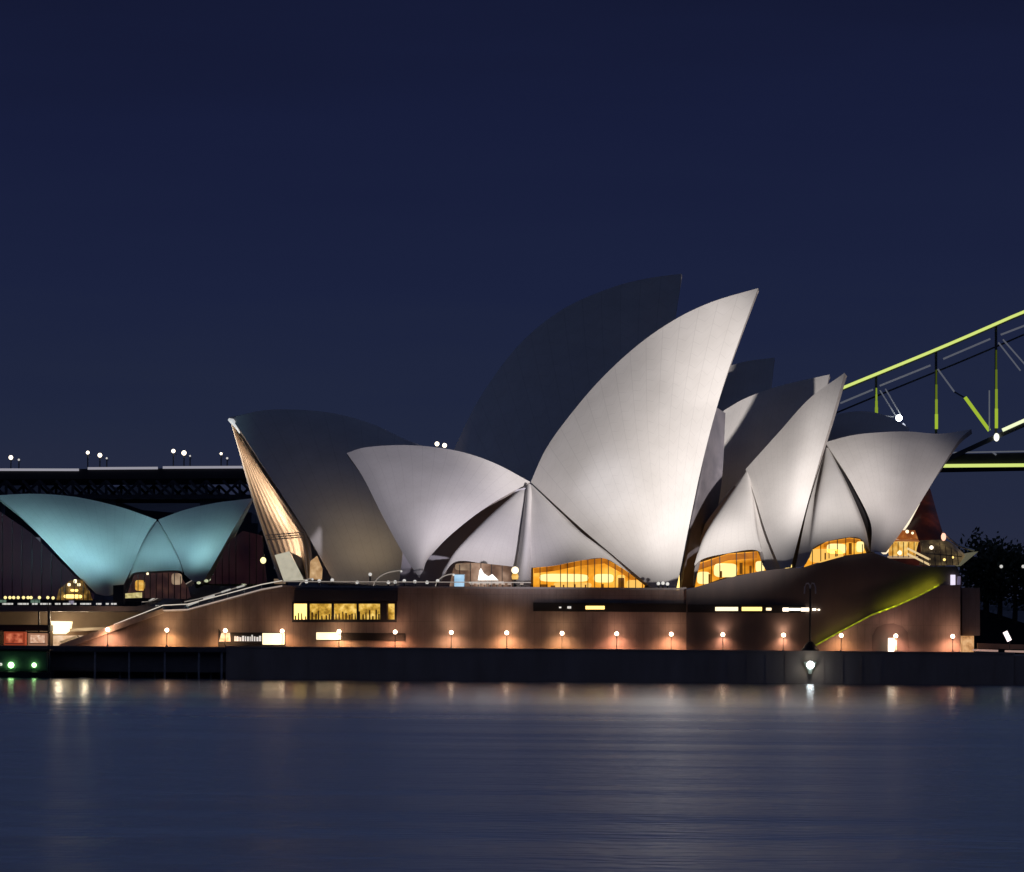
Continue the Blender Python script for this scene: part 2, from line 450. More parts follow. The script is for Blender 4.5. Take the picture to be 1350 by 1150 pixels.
# far shore behind
FARM = mat('dark_headland', (.012, .012, .016), .9, noise=(.02, .02, .022), nscale=.02)
hl = MB()
pts = []; 
for i in range(81):
    x = -700 + i * 17.5
    z = 9 + 5 * math.sin(i * .31) + 3 * math.sin(i * .83 + 1) + 2 * math.sin(i * 2.1) + (14 if x > 190 else 0) + 49 * max(0, min(1, (-70 - x) / 30))
    pts.append((x, max(3, z)))
for i in range(80):
    (xa, za), (xb, zb) = pts[i], pts[i + 1]
    hl.quad((xa, 880, -1), (xb, 880, -1), (xb, 905, zb), (xa, 905, za)); hl.quad((xa, 905, za), (xb, 905, zb), (xb, 1400, zb * 1.4), (xa, 1400, za * 1.4))
struct('far_headland', hl, FARM)

# ================================================================== PODIUM
WY = 10.0
pod = thing('podium_building', (0, WY, ZP), 'long reddish brown granite podium with lamp-lit wall carrying the white shell roofs', 'podium')
prof = [(78, 857), (140, 833), (215, 807.5), (247, 806), (300, 792), (345, 779.5), (372, 774.5), (890, 778), (905, 777)]
mb = MB().pxprism(prof + [(905, 862)], WY, 118)
mb.build('wall', STONE, pod)
# northern, taller and broader part with its curved top
top = [(905, 777.5), (918, 774), (960, 762), (1003, 753), (1040, 749), (1062, 748.5), (1085, 741), (1110, 734), (1135, 730), (1152, 729), (1172, 736), (1195, 744), (1210, 746.5), (1262, 747)]
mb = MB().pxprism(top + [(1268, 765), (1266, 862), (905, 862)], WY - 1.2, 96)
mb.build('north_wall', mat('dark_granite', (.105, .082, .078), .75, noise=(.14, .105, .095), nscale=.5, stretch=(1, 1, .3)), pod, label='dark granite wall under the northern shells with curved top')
# coping along the top edge
cp = MB()
for (a, b_) in zip(prof[:-1], prof[1:]):
    A = P(*a, WY - .25); B = P(*b_, WY - .25)
    cp.prism([A + Vector((0, 0, .02)), B + Vector((0, 0, .02)), B + Vector((0, 0, .34)), A + Vector((0, 0, .34))],
             [A + Vector((0, .7, .02)), B + Vector((0, .7, .02)), B + Vector((0, .7, .34)), A + Vector((0, .7, .34))])
cp.build('coping', COPE, pod)
# lower north stair block, sloping top, with a lime light strip washing the wall above it
ST = [(1066, 858), (1105, 836), (1150, 812), (1183, 800), (1212, 787), (1240, 772), (1266, 771), (1266, 863), (1066, 861)]
MB().pxprism(ST, WY - 4.2, WY - 1.25).build('stair_block', STONE, pod, label='sloping outer stair flank at the northern end')
led = MB()
line = [(1072, 853), (1105, 834.5), (1150, 810.5), (1183, 798.5), (1212, 785.5), (1238, 771.5)]
for a, b_ in zip(line[:-1], line[1:]):
    led.beam(P(*a, WY - 2.0) + Vector((0, 0, .0)), P(*b_, WY - 2.0) + Vector((0, 0, .0)), .3, .25)
led.build('lime_strip_light', glow('lime_stair_light', (.17, .18, .012), .9), pod)
for k in range(18):
    x = 1080 + k * 8.9; q = P(x, 851 - (x - 1072) * .492, WY - 2.5)
    spot('lime_wash', q, q + Vector((.2, 1.6, .5)), 22 + 5 * k, (.56, .60, .03), R(140), 1, .2)
# end pier and its low kiosk door
MB().pxprism([(1268.5, 775), (1292, 775), (1292, 838), (1268.5, 838)], WY + 6, WY + 40).build('end_wall', STONE, pod)
MB().pxprism([(1270, 838.5), (1284, 838.5), (1284, 862), (1270, 862)], WY + 5, WY + 12).build('lit_doorway', interior_mat('doorway_glow', [(.3, .12, .04), (.8, .42, .18), (1, .6, .3)], 1.2, .8, 2), pod)
# strip window band
sb = MB().pxprism([(703, 794.5), (906, 796), (906, 807.5), (703, 806)], WY - .3, WY + .1)
sb.build('window_band', BLACK, pod)
sb = MB().pxprism([(906.5, 797), (1062, 798), (1062, 808.3), (906.5, 807.5)], WY - 1.45, WY - 1.1)
sb.build('window_band', BLACK, pod)
def panes(rects, Y, m, name='lit_pane'):
    for (x0, y0, x1, y1) in rects:
        MB().pxprism([(x0, y0), (x1, y0), (x1, y1), (x0, y1)], Y - .08, Y + .02).build(name, m, pod)
panes([(772, 799, 797, 803.5)], WY - .36, YELL)
panes([(737, 800, 740, 802), (748, 799.5, 753, 802.5)], WY - .36, PATHW)
panes([(943, 800.5, 973, 805.5), (1010, 801.5, 1017, 805)], WY - 1.5, CREAML)
panes([(978, 800.5, 1004.5, 805.5)], WY - 1.5, YELL)
panes([(1032, 801.5, 1040, 806), (1041, 802, 1055, 805), (1056, 801.5, 1067.5, 806), (1071, 802.5, 1076, 805), (1078, 803, 1081, 805)], WY - 1.5, WHITEL)
# office window with hood
wf = MB()
for (x0, y0, x1, y1) in [(385, 793.5, 523, 796), (385, 817, 523, 820.5), (385, 796, 387.5, 817), (520.5, 796, 523, 817),
                         (404.5, 796, 408.5, 817), (437, 796, 440.5, 817), (470, 796, 473, 817), (501, 796, 510, 817)]:
    wf.pxprism([(x0, y0), (x1, y0), (x1, y1), (x0, y1)], WY - .55, WY - .02)
win = wf.build('office_window', DARK, pod)
for i, (x0, x1) in enumerate([(387.5, 404.5), (408.5, 437), (440.5, 470), (473, 501), (512, 520)]):
    MB().pxprism([(x0, 796.2), (x1, 796.2), (x1, 816.8), (x0, 816.8)], WY - .3, WY - .1).build('pane', GOLD if i else YELL, win)
blk = MB()
for k in range(26):
    x = 389 + k * 4.4 + random.uniform(-1, 1); 
    if x > 500: break
    h = random.uniform(4, 13)
    MB().pxprism([(x, 817 - h), (x + random.uniform(1, 2.4), 817 - h), (x + 2, 816.8), (x, 816.8)], WY - .4, WY - .33).build('furniture', mat('brown_furniture', (.12, .06, .02), .7), win)
MB().pxprism([(388, 777.5), (524, 778.5), (524, 792.5), (388, 792.5)], WY - .9, WY - .03).build('window_hood', mat('dark_hood_metal', (.05, .045, .05), .6), pod)
# promenade level shopfronts
sh = MB().pxprism([(288, 829), (292, 834), (376, 834), (376, 853), (288, 853)], WY - .25, WY - .02).build('shopfront', BLACK, pod)
MB().pxprism([(346, 835), (375, 835), (375, 850), (346, 850)], WY - .4, WY - .28).build('bright_panel', CREAML, sh)
MB().pxprism([(288.5, 846), (292, 834.5), (303, 834.5), (304, 846)], WY - .4, WY - .28).build('lit_poster', interior_mat('poster_light', [(.5, .25, .12), (.9, .6, .4), (1, .85, .7)], 1.5, 1.0, 5), sh)
lt = MB(); x = 309
random.seed(3)
while x < 342:
    wd = random.uniform(1.2, 3.2); y0 = 837 + random.uniform(0, 3.2); 
    lt.pxprism([(x, y0), (x + wd, y0), (x + wd, 845.5), (x, 845.5)], WY - .4, WY - .28); x += wd + random.uniform(.5, 1.4)
lt.build('display_goods', PATHW, sh)
sh2 = MB().pxprism([(417, 834), (534, 835), (534, 845), (417, 844)], WY - .25, WY - .02).build('service_opening', BLACK, pod)
MB().pxprism([(417, 834), (449, 834), (449, 843.5), (417, 843.5)], WY - .45, WY - .28).build('bright_panel', CREAML, sh2)
# lit column at the north end, white screen in the stair flank
MB().pxprism([(1253.5, 758), (1259.5, 758), (1259.5, 773), (1253.5, 773)], WY - 1.8, WY - 1.25).build('lit_slot', mat('violet_white', (.8, .8, .8), .6, emit=(.75, .68, .85), estr=1.2), pod)
MB().pxprism([(1263, 760), (1266.5, 760), (1266, 773), (1262, 773)], WY - 1.8, WY - 1.25).build('lit_slot', mat('dim_violet', (.2, .2, .2), .6, emit=(.12, .1, .17), estr=1), pod)
dk = MB(); d0 = P(1173, 862, WY - 4.3)
dk.pxprism([(1150, 862), (1150, 838), (1156, 827), (1166, 823), (1178, 822), (1190, 826), (1197, 834), (1199, 862)], WY - 4.26, WY - 4.15)
dk.build('arched_doorway', mat('dark_recess', (.17, .125, .11), .8), pod)

# monumental steps: ruled flight from the near parapet to the far one
stp = thing('monumental_steps', P(290, 800, 30), 'broad dark flight of steps with rails rising to the podium terrace', 'staircase')
near = [(215, 806.5), (247, 805), (300, 791), (345, 778.5), (372, 773.5)]
farp = [(180, 803), (190, 800.5), (215, 789), (240, 777), (256, 769)]
nn = crom(near, 26); ff = crom(farp, 26)
m1 = MB()
for k in range(26):
    A = P(*nn[k], WY + .7); B = P(*nn[k + 1], WY + .7); A2 = P(*ff[k], 70); B2 = P(*ff[k + 1], 70)
    A.z -= .25; B.z -= .25; A2.z -= .25; B2.z -= .25
    m1.quad(A, A2, Vector((A2.x, A2.y, B2.z)), Vector((A.x, A.y, B.z)))
    m1.quad(Vector((A.x, A.y, B.z)), Vector((A2.x, A2.y, B2.z)), B2, B)
m1.build('flight', mat('step_granite', (.13, .105, .10), .7, noise=(.17, .14, .13), nscale=1.2), stp)
m2 = MB()
for a, b_ in zip(farp[:-1], farp[1:]):
    A = P(*a, 70); B = P(*b_, 70)
    m2.prism([A + Vector((0, 0, -1.1)), B + Vector((0, 0, -1.1)), B + Vector((0, 0, .5)), A + Vector((0, 0, .5))],
             [A + Vector((0, .6, -1.1)), B + Vector((0, .6, -1.1)), B + Vector((0, .6, .5)), A + Vector((0, .6, .5))])
m2.build('parapet', COPE, stp)
SL = mat('step_edge_light', (.5, .5, .46), .5, emit=(.42, .40, .36), estr=1)
for a, b_ in (((246, 799), (262, 793)), ((268, 790), (283, 785)), ((292, 781), (304, 777)), ((312, 775), (322, 772)), ((205, 799), (238, 799.5)), ((196, 793), (206, 787)), ((212, 784), (222, 780)), ((228, 776), (238, 771))):
    MB().beam(P(*a, 20 if a[0] > 240 else 60), P(*b_, 20 if a[0] > 240 else 60), .3, .28).build('step_light', SL, stp)
MB().pxprism([(72, 857), (80, 849), (165, 818.5), (214, 802.5), (216, 808), (150, 832), (84, 857)], WY - 1.0, WY - .3).build('ramp_parapet', mat('pale_parapet', (.55, .44, .35), .7, noise=(.42, .33, .26), nscale=1.2), stp)
cl_ = [(165, 824.5), (215, 805), (247, 803.8), (300, 789.5), (345, 777.2), (372, 772.5)]
for a, b_ in zip(cl_[:-1], cl_[1:]):
    MB().beam(P(*a, WY - .5), P(*b_, WY - .5), .12, .22).build('edge_strip', mat('edge_strip_glow', (.5, .42, .36), .5, emit=(.34, .28, .24), estr=1), stp)  # glowing strip added to brighten the line of the coping
def railing(name, pxs, Y, label, off=.9, posts=2.4, lit=None):
    p0 = P(*pxs[0], Y)
    tg = thing(name, p0, label, 'railing')
    rl = MB(); path = [P(a, b_, Y) + Vector((0, 0, off)) for a, b_ in pxs]
    rl.tube(path, .09, 6)
    rl.build('handrail', lit or RAILM, tg)
    for a, b_ in zip(path[:-1], path[1:]):
        n = max(1, int((b_ - a).length / posts))
        for k in range(n):
            q = a.lerp(b_, k / n); MB().tube([q - Vector((0, 0, off + .6)), q], .045, 5).build('post', RAILM, tg)
    return tg
RLIT = mat('lit_handrail', (.6, .55, .48), .35, emit=(.62, .55, .46), estr=1.0)
RDIM = mat('dim_lit_handrail', (.5, .45, .4), .35, emit=(.3, .26, .22), estr=.8)
railing('railing', [(150, 826), (215, 800.5), (247, 799), (262, 795), (300, 785), (345, 773), (372, 768)], WY + .4, 'long lit handrail following the near edge of the steps', .3, 2.4, RLIT)
railing('railing', [(187, 796), (200, 795), (220, 785), (240, 775), (256, 766)], 69, 'lit handrail on the far parapet of the steps by the restaurant', .3, 2.4, RDIM)
railing('railing', [(243, 796), (262, 792), (300, 781), (325, 773)], WY + 14, 'lit handrail up the middle of the steps', .3, 2.6, RDIM)
railing('railing', [(373, 769), (596, 770), (700, 770.5)], WY + .6, 'dim glass-topped railing along the podium edge', .3, 3, RDIM)

# lower concourse on the left: deck slab, beams and lit back wall
lc = thing('lower_concourse', P(60, 830, 30), 'covered lower concourse at the left with lit beige wall under a thin deck slab', 'concourse')
MB().pxprism([(-220, 797), (-220, 806), (212, 806.3), (212, 799.5)], WY + 2, 100).build('deck_slab', mat('slab_concrete', (.24, .21, .2), .7, noise=(.18, .16, .15), nscale=.5), lc)
MB().pxprism([(-220, 806.5), (212, 807.5), (212, 858), (-220, 855)], 26, 27).build('back_wall', mat('beige_wall', (.36, .27, .2), .8, noise=(.27, .2, .15), nscale=.4), lc)
MB().pxprism([(-220, 822.5), (64, 824), (64, 832), (-220, 830)], WY + 1, WY + 8).build('awning', DARK, lc)
for x in (64, 240 - 190, -60, -130):
    MB().pxprism([(x, 806), (x + 2, 806), (x + 2, 856), (x, 856)], WY + 2.2, WY + 2.8).build('column', DARK, lc)
MB().pxprism([(67, 819), (93, 819.5), (91, 831), (84, 836), (70, 836)], 22, 25.5).build('lit_sign_box', CREAML, lc)
br = MB(); br.pxprism([(92, 829), (150, 826), (150, 830), (92, 833)], 20, 25.8); br.pxprism([(78, 846), (100, 838), (104, 841), (84, 850)], 20, 25.8)
br.build('ceiling_beam', mat('pale_beam', (.5, .42, .33), .7), lc)
MB().pxprism([(70, 838), (110, 838), (110, 853), (70, 853)], 23.5, 25.7).build('lit_counter', interior_mat('counter_light', [(.4, .22, .12), (.8, .55, .35), (1, .8, .6)], .8, .8, 6), lc)
for x, c in ((112, (.9, .75, .5)), (78, (1, .8, .55))):
    l = bpy.data.lights.new('concourse_light', 'POINT'); l.energy = 450; l.color = c; l.shadow_soft_size = .5
    o = bpy.data.objects.new('concourse_light', l); COL.objects.link(o); o.location = P(x, 815, 18)
rl_ = MB(); rl_.beam(P(-100, 789.5, WY + 3), P(212, 792.8, WY + 3), .1, .12)
for k in range(60):
    x = -100 + k * 5.2
    rl_.beam(P(x, 789.5 + (x + 100) * .0105, WY + 3), P(x, 797.6 + (x + 100) * .008, WY + 3), .06, .06)
rl_.build('balustrade', DARK, lc)
random.seed(11)
x = 3
while x < 150:
    wd = random.choice([4, 7, 10, 14]); 
    MB().pxprism([(x, 795.2), (x + wd, 795.2), (x + wd, 797.4), (x, 797.4)], WY + 3.4, WY + 3.7).build('strip_light', PATHW, lc); x += wd + random.uniform(3, 7)

# kiosks
def kiosk(px0, px1, y0, y1, Y, mwall, label, mglow):
    A = P(px0, y1, Y); B = P(px1, y0, Y)
    k = thing('kiosk', ((A.x + B.x) / 2, Y, ZP + .1), label, 'kiosk')
    MB().box(A.x, B.x, Y, Y + 3, ZP + .1, B.z).build('body', mwall, k, bevel=.05)
    MB().box(A.x - .15, B.x + .15, Y - .5, Y + 3.1, B.z + .01, B.z + .2).build('roof', DARK, k)
    MB().box(A.x + .4, B.x - .4, Y - .06, Y - .01, A.z + .7, B.z - .3).build('serving_hatch', mglow, k)
    MB().box(A.x + .2, B.x - .2, Y - .3, Y - .02, A.z + .5, A.z + .6).build('counter', RAILM, k)
    return k
kiosk(5, 33, 833, 853, WY - 4, mat('red_kiosk', (.45, .07, .03), .5, emit=(.30, .05, .02), estr=.8), 'red glowing kiosk at the left end of the quay', interior_mat('kiosk_red_glow', [(.2, .03, .01), (.5, .10, .05), (.8, .25, .12)], 1.2, .9, 3))
kiosk(37, 62, 835, 853, WY - 4, mat('pink_kiosk', (.5, .3, .2), .5, emit=(.35, .17, .1), estr=.8), 'pinkish cream lit kiosk right of the red kiosk', interior_mat('kiosk_pink_glow', [(.45, .2, .12), (.75, .45, .3), (1, .8, .65)], 1.5, .9, 7))

# wharf with piles in front of the lower concourse
wh = thing('wharf', P(150, 900, 2), 'dark timber wharf on pale piles at the left of the sea wall', 'wharf')
WOOD = mat('dark_wharf_timber', (.24, .19, .16), .8, noise=(.15, .12, .11), nscale=1.5)
MB().pxprism([(-160, 851.5), (297.5, 855), (297.5, 860), (-160, 858)], -1, 8).build('deck', WOOD, wh)
MB().pxprism([(-160, 858.2), (297, 860.2), (297, 899), (-160, 896)], 5, 8).build('back_wall', WOOD, wh)
PIL = mat('pale_pile', (.62, .56, .54), .7, noise=(.40, .37, .36), nscale=2)
for x, y in ((125, 897), (170, 899), (217, 900), (262, 899), (292, 898)):
    A = P(x, y, -.6); MB().tube([(A.x, A.y, -2), (A.x, A.y, 5.0)], .17, 10).build('pile', PIL, wh)
for x in (158, 204, 246, 278): 
    A = P(x, 880, 3); MB().tube([(A.x, A.y, -2), (A.x, A.y, 4.6)], .14, 8).build('pile', PIL, wh)
MB().beam(P(66, 880, .2), P(130, 882.5, .2), .2, .25).build('cross_beam', WOOD, wh)
# moored pontoon boat at far left
bt = thing('pontoon', P(30, 900, -5), 'dark green floating pontoon with cabin moored at the left corner of the wharf', 'pontoon')
GREENP = mat('dark_green_paint', (.08, .14, .11), .5, noise=(.05, .10, .085), nscale=.8)
MB().pxprism([(-60, 885), (66, 886), (64, 901), (-60, 900)], -9, -2).build('hull', mat('black_hull', (.015, .018, .022), .5), bt, bevel=.15)
MB().pxprism([(-60, 857), (62, 858.5), (62, 885), (-60, 884.5)], -8, -3).build('cabin', GREENP, bt, bevel=.1)
MB().pxprism([(-60, 854.5), (65, 856), (65, 858.3), (-60, 857)], -8.6, -2.4).build('roof', DARK, bt)
for x in (14.5, 45):
    A = P(x, 877, -8.4); MB().ball(A, .5 if x < 20 else .38).build('lamp', GREENL, bt, smooth=True)
A = P(1, 876, -8.3); MB().ball(A, .25).build('lamp', PATHW, bt); 
MB().beam(P(0, 881, -8.1), P(62, 881.5, -8.1), .05, .08).build('trim', mat('green_trim', (.08, .16, .1), .5), bt)
MB().tube([P(63.5, 886, -8.8), P(63.5, 792, -8.8)], .1, 8).build('mast', DARK, bt)
fl = MB().pxprism([(104, 893.5), (125, 894), (125, 898.5), (104, 898)], -3, -1)
tag(fl.build('float', mat('white_float', (.65, .65, .68), .5, emit=(.2, .2, .22), estr=.5), bevel=.1), 'small white float lying on the water by the first wharf pile', 'float')

# ================================================================== SHELL HALLS
YF, YR = 22.0, 38.0
hall = thing('theatre_hall', P(800, 776, YR), 'nearest shell-roofed hall with tall bright floodlit white sails pointing right', 'concert hall')
# small shell facing left
shell(hall, [(553, 762), (530, 725), (505, 680), (480, 632), (458, 600)], [(558, 738), (590, 706), (640, 670), (698, 638)],
      [(553, 762), (558, 738)], [(458, 600), (484, 592.5), (540, 590), (600, 597), (650, 613), (698, 638)], (YF + 1, YF + 3), (YR, YR), 2.0,
      label='south-facing half shell with lilac light', dx=0)
# great shell
shell(hall, [(858, 772), (800, 724), (760, 690), (702, 637)], [(890, 778), (898, 740), (906, 700), (926, 608), (950, 521), (975, 449), (1000, 382)],
      [(858, 772), (872, 776), (890, 778)], [(702, 637), (720, 597), (745, 560), (790, 506), (840, 459), (890, 424), (940, 400), (1000, 382)],
      YF, YR, 1.8, label='tallest brightly floodlit half shell')
# second shell
shell(hall, [(1030, 750), (1012, 705), (998, 660), (985, 621)], [(1041, 748), (1060, 680), (1080, 612), (1099, 550), (1115, 494)],
      [(1030, 750), (1041, 748)], [(985, 621), (1030, 571), (1070, 527), (1115, 494)], YF - 1, YR - 2, .6, label='second half shell with sharp tip')
# third shell
shell(hall, [(1150, 728), (1150, 690), (1127, 645), (1106, 612), (1088, 586)], [(1166, 727), (1192, 692), (1215, 658), (1240, 620), (1264, 584), (1281, 569)],
      [(1150, 728), (1166, 727)], [(1088, 586), (1130, 576), (1190, 572), (1240, 575), (1281, 569)], YF - 2, YR - 4, 1.8, label='northernmost half shell leaning right over the foyer')
# side shells
shell(hall, [(580, 768), (590, 746), (620, 712), (650, 681), (691, 643)], [(692, 749), (688, 700), (696, 641)],
      [(580, 768), (600, 741), (640, 743), (692, 749)], [(691, 643), (696, 641)], YF + 3.5, YR - 1.5, 1.0, .5, 'side_shell', label='lower left side shell under the crossing')
shell(hall, [(697, 749), (698, 700), (700, 641)], [(851, 771), (818, 743), (775, 712), (740, 679), (700, 641)],
      [(697, 749), (730, 746), (765, 739), (797, 736), (822, 750), (851, 771)], [(700, 641), (700.5, 641)], YF + 2.5, YR - 1.5, 1.0, .5, 'side_shell', label='lower right side shell above the amber window')
shell(hall, [(914, 772), (926, 727), (950, 681), (984, 624)], [(1033, 751), (1017, 712), (1001, 664), (986, 624)],
      [(914, 772), (920, 741), (960, 729), (1000, 726), (1010, 752), (1033, 751)], [(984, 624), (985, 624)], YF + 1, YR - 3, 1.5, .5, 'side_shell', label='side shell left of the second shell')
shell(hall, [(1048, 748), (1052, 735), (1066, 670), (1090, 592)], [(1146, 727), (1138, 693), (1118, 645), (1091, 592)],
      [(1048, 748), (1062, 744), (1072, 722), (1100, 711), (1132, 709), (1146, 727)], [(1090, 592), (1091, 592)], YF + 0, YR - 5, 2.0, .5, 'side_shell', label='side shell beside the northernmost shell with warm glow')
# strip between the two lower side shells
patch([(680, 774), (684, 740), (690, 690), (696.5, 640)], [(698, 774), (698.5, 740), (699, 690), (699, 640)], [(680, 774), (698, 774)], [(696.5, 640), (699, 640)], YF + 1.6, YR - 2.2, 1.6).build('tiled_rib', TILE, hall, smooth=True, solid=.6)
# block added inside the shells to keep floodlight off the rear shell
for cp_ in ([(526, 772), (533, 712), (560, 684), (600, 668), (640, 655), (692, 643), (740, 688), (800, 738), (862, 772)], [(902, 775), (930, 690), (968, 640), (1000, 660), (1020, 700), (1042, 747)], [(1052, 746), (1075, 650), (1092, 620), (1120, 670), (1148, 727)]):
    MB().pxprism(cp_, YR - 3, YR + 6).build('light_stop_block', mat('light_stop_panels', (.36, .35, .38), .8, noise=(.42, .40, .44), nscale=.3), hall)
# dark folded louvre wall closing the back of the great shell
lv = patch([(897, 777), (910, 700), (926, 620), (940, 535)], [(915, 774), (935, 720), (950, 640), (955, 545)], [(897, 777), (915, 774)], [(940, 535), (955, 545)], (YF + 8, YF + 14), (YR + 2, YR + 9), -1.5)
lv.build('louvre_wall', mat('bronze_louvres', (.16, .15, .17), .5, noise=(.24, .22, .24), nscale=.4), hall, smooth=True, solid=.4, label='folded wall behind the great shell')
lv = patch([(1144, 727), (1138, 690), (1116, 645), (1089, 590)], [(1151, 729), (1151, 690), (1128, 645), (1089, 587)], [(1144, 727), (1151, 729)], [(1089, 590), (1089, 587)], (YF + 2, YF + 1), (YR - 4, YR - 4), .5)
lv.build('louvre_wall', DARK, hall, smooth=True, solid=.4, label='dark folded strip beside the northernmost shell')

CEIL = interior_mat('orange_ceiling', [(.28, .08, .004), (.48, .15, .008), (.62, .22, .015)], .5, .9, 3)
def lit_window(parent, poly, Y, m, mull, lamps=(), name='foyer_window', ceiling=None, depth=.3, stuff_=()):
    o = MB().pxprism(poly, Y, Y + depth).build(name, m, parent)
    xs = [p[0] for p in poly]; ys = [p[1] for p in poly]
    if mull:
        g = MB()
        def span(x):
            yy = []
            for (a, b_) in zip(poly, poly[1:] + poly[:1]):
                if (a[0] - x) * (b_[0] - x) < 0: yy.append(a[1] + (b_[1] - a[1]) * (x - a[0]) / (b_[0] - a[0]))
            return (min(yy), max(yy)) if len(yy) >= 2 else None
        x = min(xs) + mull
        while x < max(xs) - 1:
            s_ = span(x)
            if s_ and s_[1] - s_[0] > 2: g.beam(P(x, s_[0], Y - .4), P(x, s_[1], Y - .4), .25, .13)
            x += mull
        g.build('mullion', DARK, o)
    if ceiling:
        pts_, hh = ceiling
        MB().pxprism(list(pts_) + [(x, y + hh) for x, y in reversed(pts_)], Y - .09, Y - .01).build('ceiling', CEIL, o)
    for (x0, y0, x1, y1) in stuff_:
        MB().pxprism([(x0, y0), (x1, y0), (x1, y1), (x0, y1)], Y - .34, Y - .11).build('furniture', mat('brown_joinery', (.14, .06, .02), .6, emit=(.12, .045, .005), estr=1), o)
    for (x0, y0, x1, y1, mm) in lamps:
        a = P(x0, y1, Y - .25); c = P(x1, y0, Y - .25)
        q = MB(); n = 10; cx, cz, rx, rz = (a.x + c.x) / 2, (a.z + c.z) / 2, (c.x - a.x) / 2, (c.z - a.z) / 2
        ring = []
        for k in range(20):
            th = 2 * math.pi * k / 20; cs, sn = math.cos(th), math.sin(th)
            ring.append((cx + rx * math.copysign(abs(cs) ** .5, cs), cz + rz * math.copysign(abs(sn) ** .5, sn)))
        q.prism([(u, Y - .3, v) for u, v in ring], [(u, Y - .1, v) for u, v in ring])
        q.build('lamp', mm, o)
    return o
YLAMP = glow('room_lamp_yellow', (1.0, .80, .33), 1.25)
OLAMP = glow('room_lamp_amber', (1.0, .56, .12), 1.0)
lit_window(hall, [(703, 776), (703, 749), (730, 746), (765, 739), (797, 736), (822, 750), (850, 772), (849, 777)], YF + 3.6, AMBER, 9,
           [(711, 757, 776, 767, YLAMP), (783, 757, 809, 768, YLAMP), (813, 758, 824, 771, OLAMP), (826, 765, 846, 776, OLAMP), (730, 768, 780, 775, OLAMP)],
           ceiling=([(704, 749.5), (730, 746.5), (765, 739.5), (797, 736.5), (821, 750), (838, 763)], 6.5), stuff_=((712, 770.5, 722, 775), (726, 772, 732, 775), (815, 762, 823, 776), (742, 771, 744, 775.5), (757, 770.5, 759, 775.5), (771, 771, 773, 775.5), (793, 770, 796, 776)))
lit_window(hall, [(916, 775), (922, 742), (960, 730), (999, 727), (1010, 753), (960, 760)], YF + 2.5, AMBER, 11,
           [(919, 754, 936, 770, YLAMP), (941, 743, 972, 761, YLAMP), (996, 740, 1008, 754, YLAMP)],
           ceiling=([(921, 744), (960, 731), (998, 728)], 8), stuff_=((934, 757, 937, 770), (975, 742, 979, 757), (949, 753, 952, 762), (988, 746, 991, 756)))
lit_window(hall, [(1060, 748), (1068, 727), (1090, 714), (1120, 709), (1134, 711), (1142, 729), (1100, 734)], YF + 1.5, AMBER, 11,
           [(1066, 724, 1112, 742, OLAMP), (1090, 717, 1116, 730, YLAMP), (1129, 714, 1139, 728, YLAMP)],
           ceiling=([(1086, 717), (1103, 713), (1120, 710), (1133, 712)], 5), stuff_=((1119, 716, 1123, 731), (1087, 729, 1089, 738), (1101, 726, 1103, 734)))
lit_window(hall, [(889.5, 778), (890, 756), (895.5, 742), (896, 778)], YF + 4, YELL, 0, name='side_light')
lit_window(hall, [(1035, 750), (1036, 732), (1042, 722), (1044, 748)], YF + 2, YELL, 0, name='side_light')
# lit terrace lounge under the left side shell
lo = lit_window(hall, [(592, 776), (598, 748), (612, 742), (650, 743), (690, 750), (690, 776)], YF + 6, interior_mat('lounge_interior', [(.03, .02, .02), (.16, .09, .06), (.42, .27, .19)], .35, 1.0, 9), 14,
                [(600, 743, 622, 752, BEIGE)])
# lip of the northern shell in cream light
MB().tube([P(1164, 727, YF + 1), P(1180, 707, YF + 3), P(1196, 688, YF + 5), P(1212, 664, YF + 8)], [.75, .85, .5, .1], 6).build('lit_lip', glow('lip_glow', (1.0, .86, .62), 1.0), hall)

# northern glass foyer of the hall: raked glass under the last shell
gf = thing('glass_foyer', P(1220, 746, YR), 'raked dark glass foyer glowing rust and gold under the northernmost shell', 'foyer')
lv = patch([(1172, 737), (1185, 715), (1203, 682), (1222, 645)], [(1265, 745), (1250, 722), (1240, 695), (1226, 645)],
           [(1172, 737), (1200, 745), (1235, 746), (1265, 745)], [(1222, 645), (1226, 645)], (YF + 2, YF + 3), (YR, YR), 2.0)
lv.build('glass_wall', interior_mat('foyer_glass_lit', [(.008, .005, .008), (.03, .008, .008), (.11, .02, .012)], .25, .42, 12), gf, smooth=True, solid=.2)
def loft(poly, Y, m, nm, d=.4):
    return MB().pxprism(poly, Y, Y + d).build(nm, m, gf)
FG1 = interior_mat('foyer_gold', [(.35, .12, .01), (.8, .42, .07), (1, .72, .25)], .8, .9, 2)
FG2 = interior_mat('foyer_rust', [(.10, .02, .01), (.35, .10, .02), (.7, .3, .08)], .9, .8, 5)
FG3 = interior_mat('foyer_olive', [(.008, .006, .006), (.045, .032, .018), (.16, .11, .05)], .5, 1.0, 6)
def drum(cx, y0, y1, rpx, Y, m, nm, flare=1.0):
    b0 = P(cx, y1, Y); t0 = P(cx, y0, Y); r_ = rpx / 7.7
    return MB().lathe([(r_, 0), (r_ * (1 + flare) / 2, (t0.z - b0.z) * .6), (r_ * flare, t0.z - b0.z)], (b0.x, Y + r_, b0.z), 28).build(nm, m, gf, smooth=False)
drum(1191, 714, 735, 17, YF - .5, FG1, 'lit_gallery', 1.25)
drum(1192, 711.5, 714, 22.5, YF - 1.2, mat('rust_slab', (.25, .08, .03), .6, emit=(.30, .10, .03), estr=.8), 'gallery_roof', .95)
drum(1197, 699, 711, 15, YF + .5, FG2, 'upper_gallery', .7)
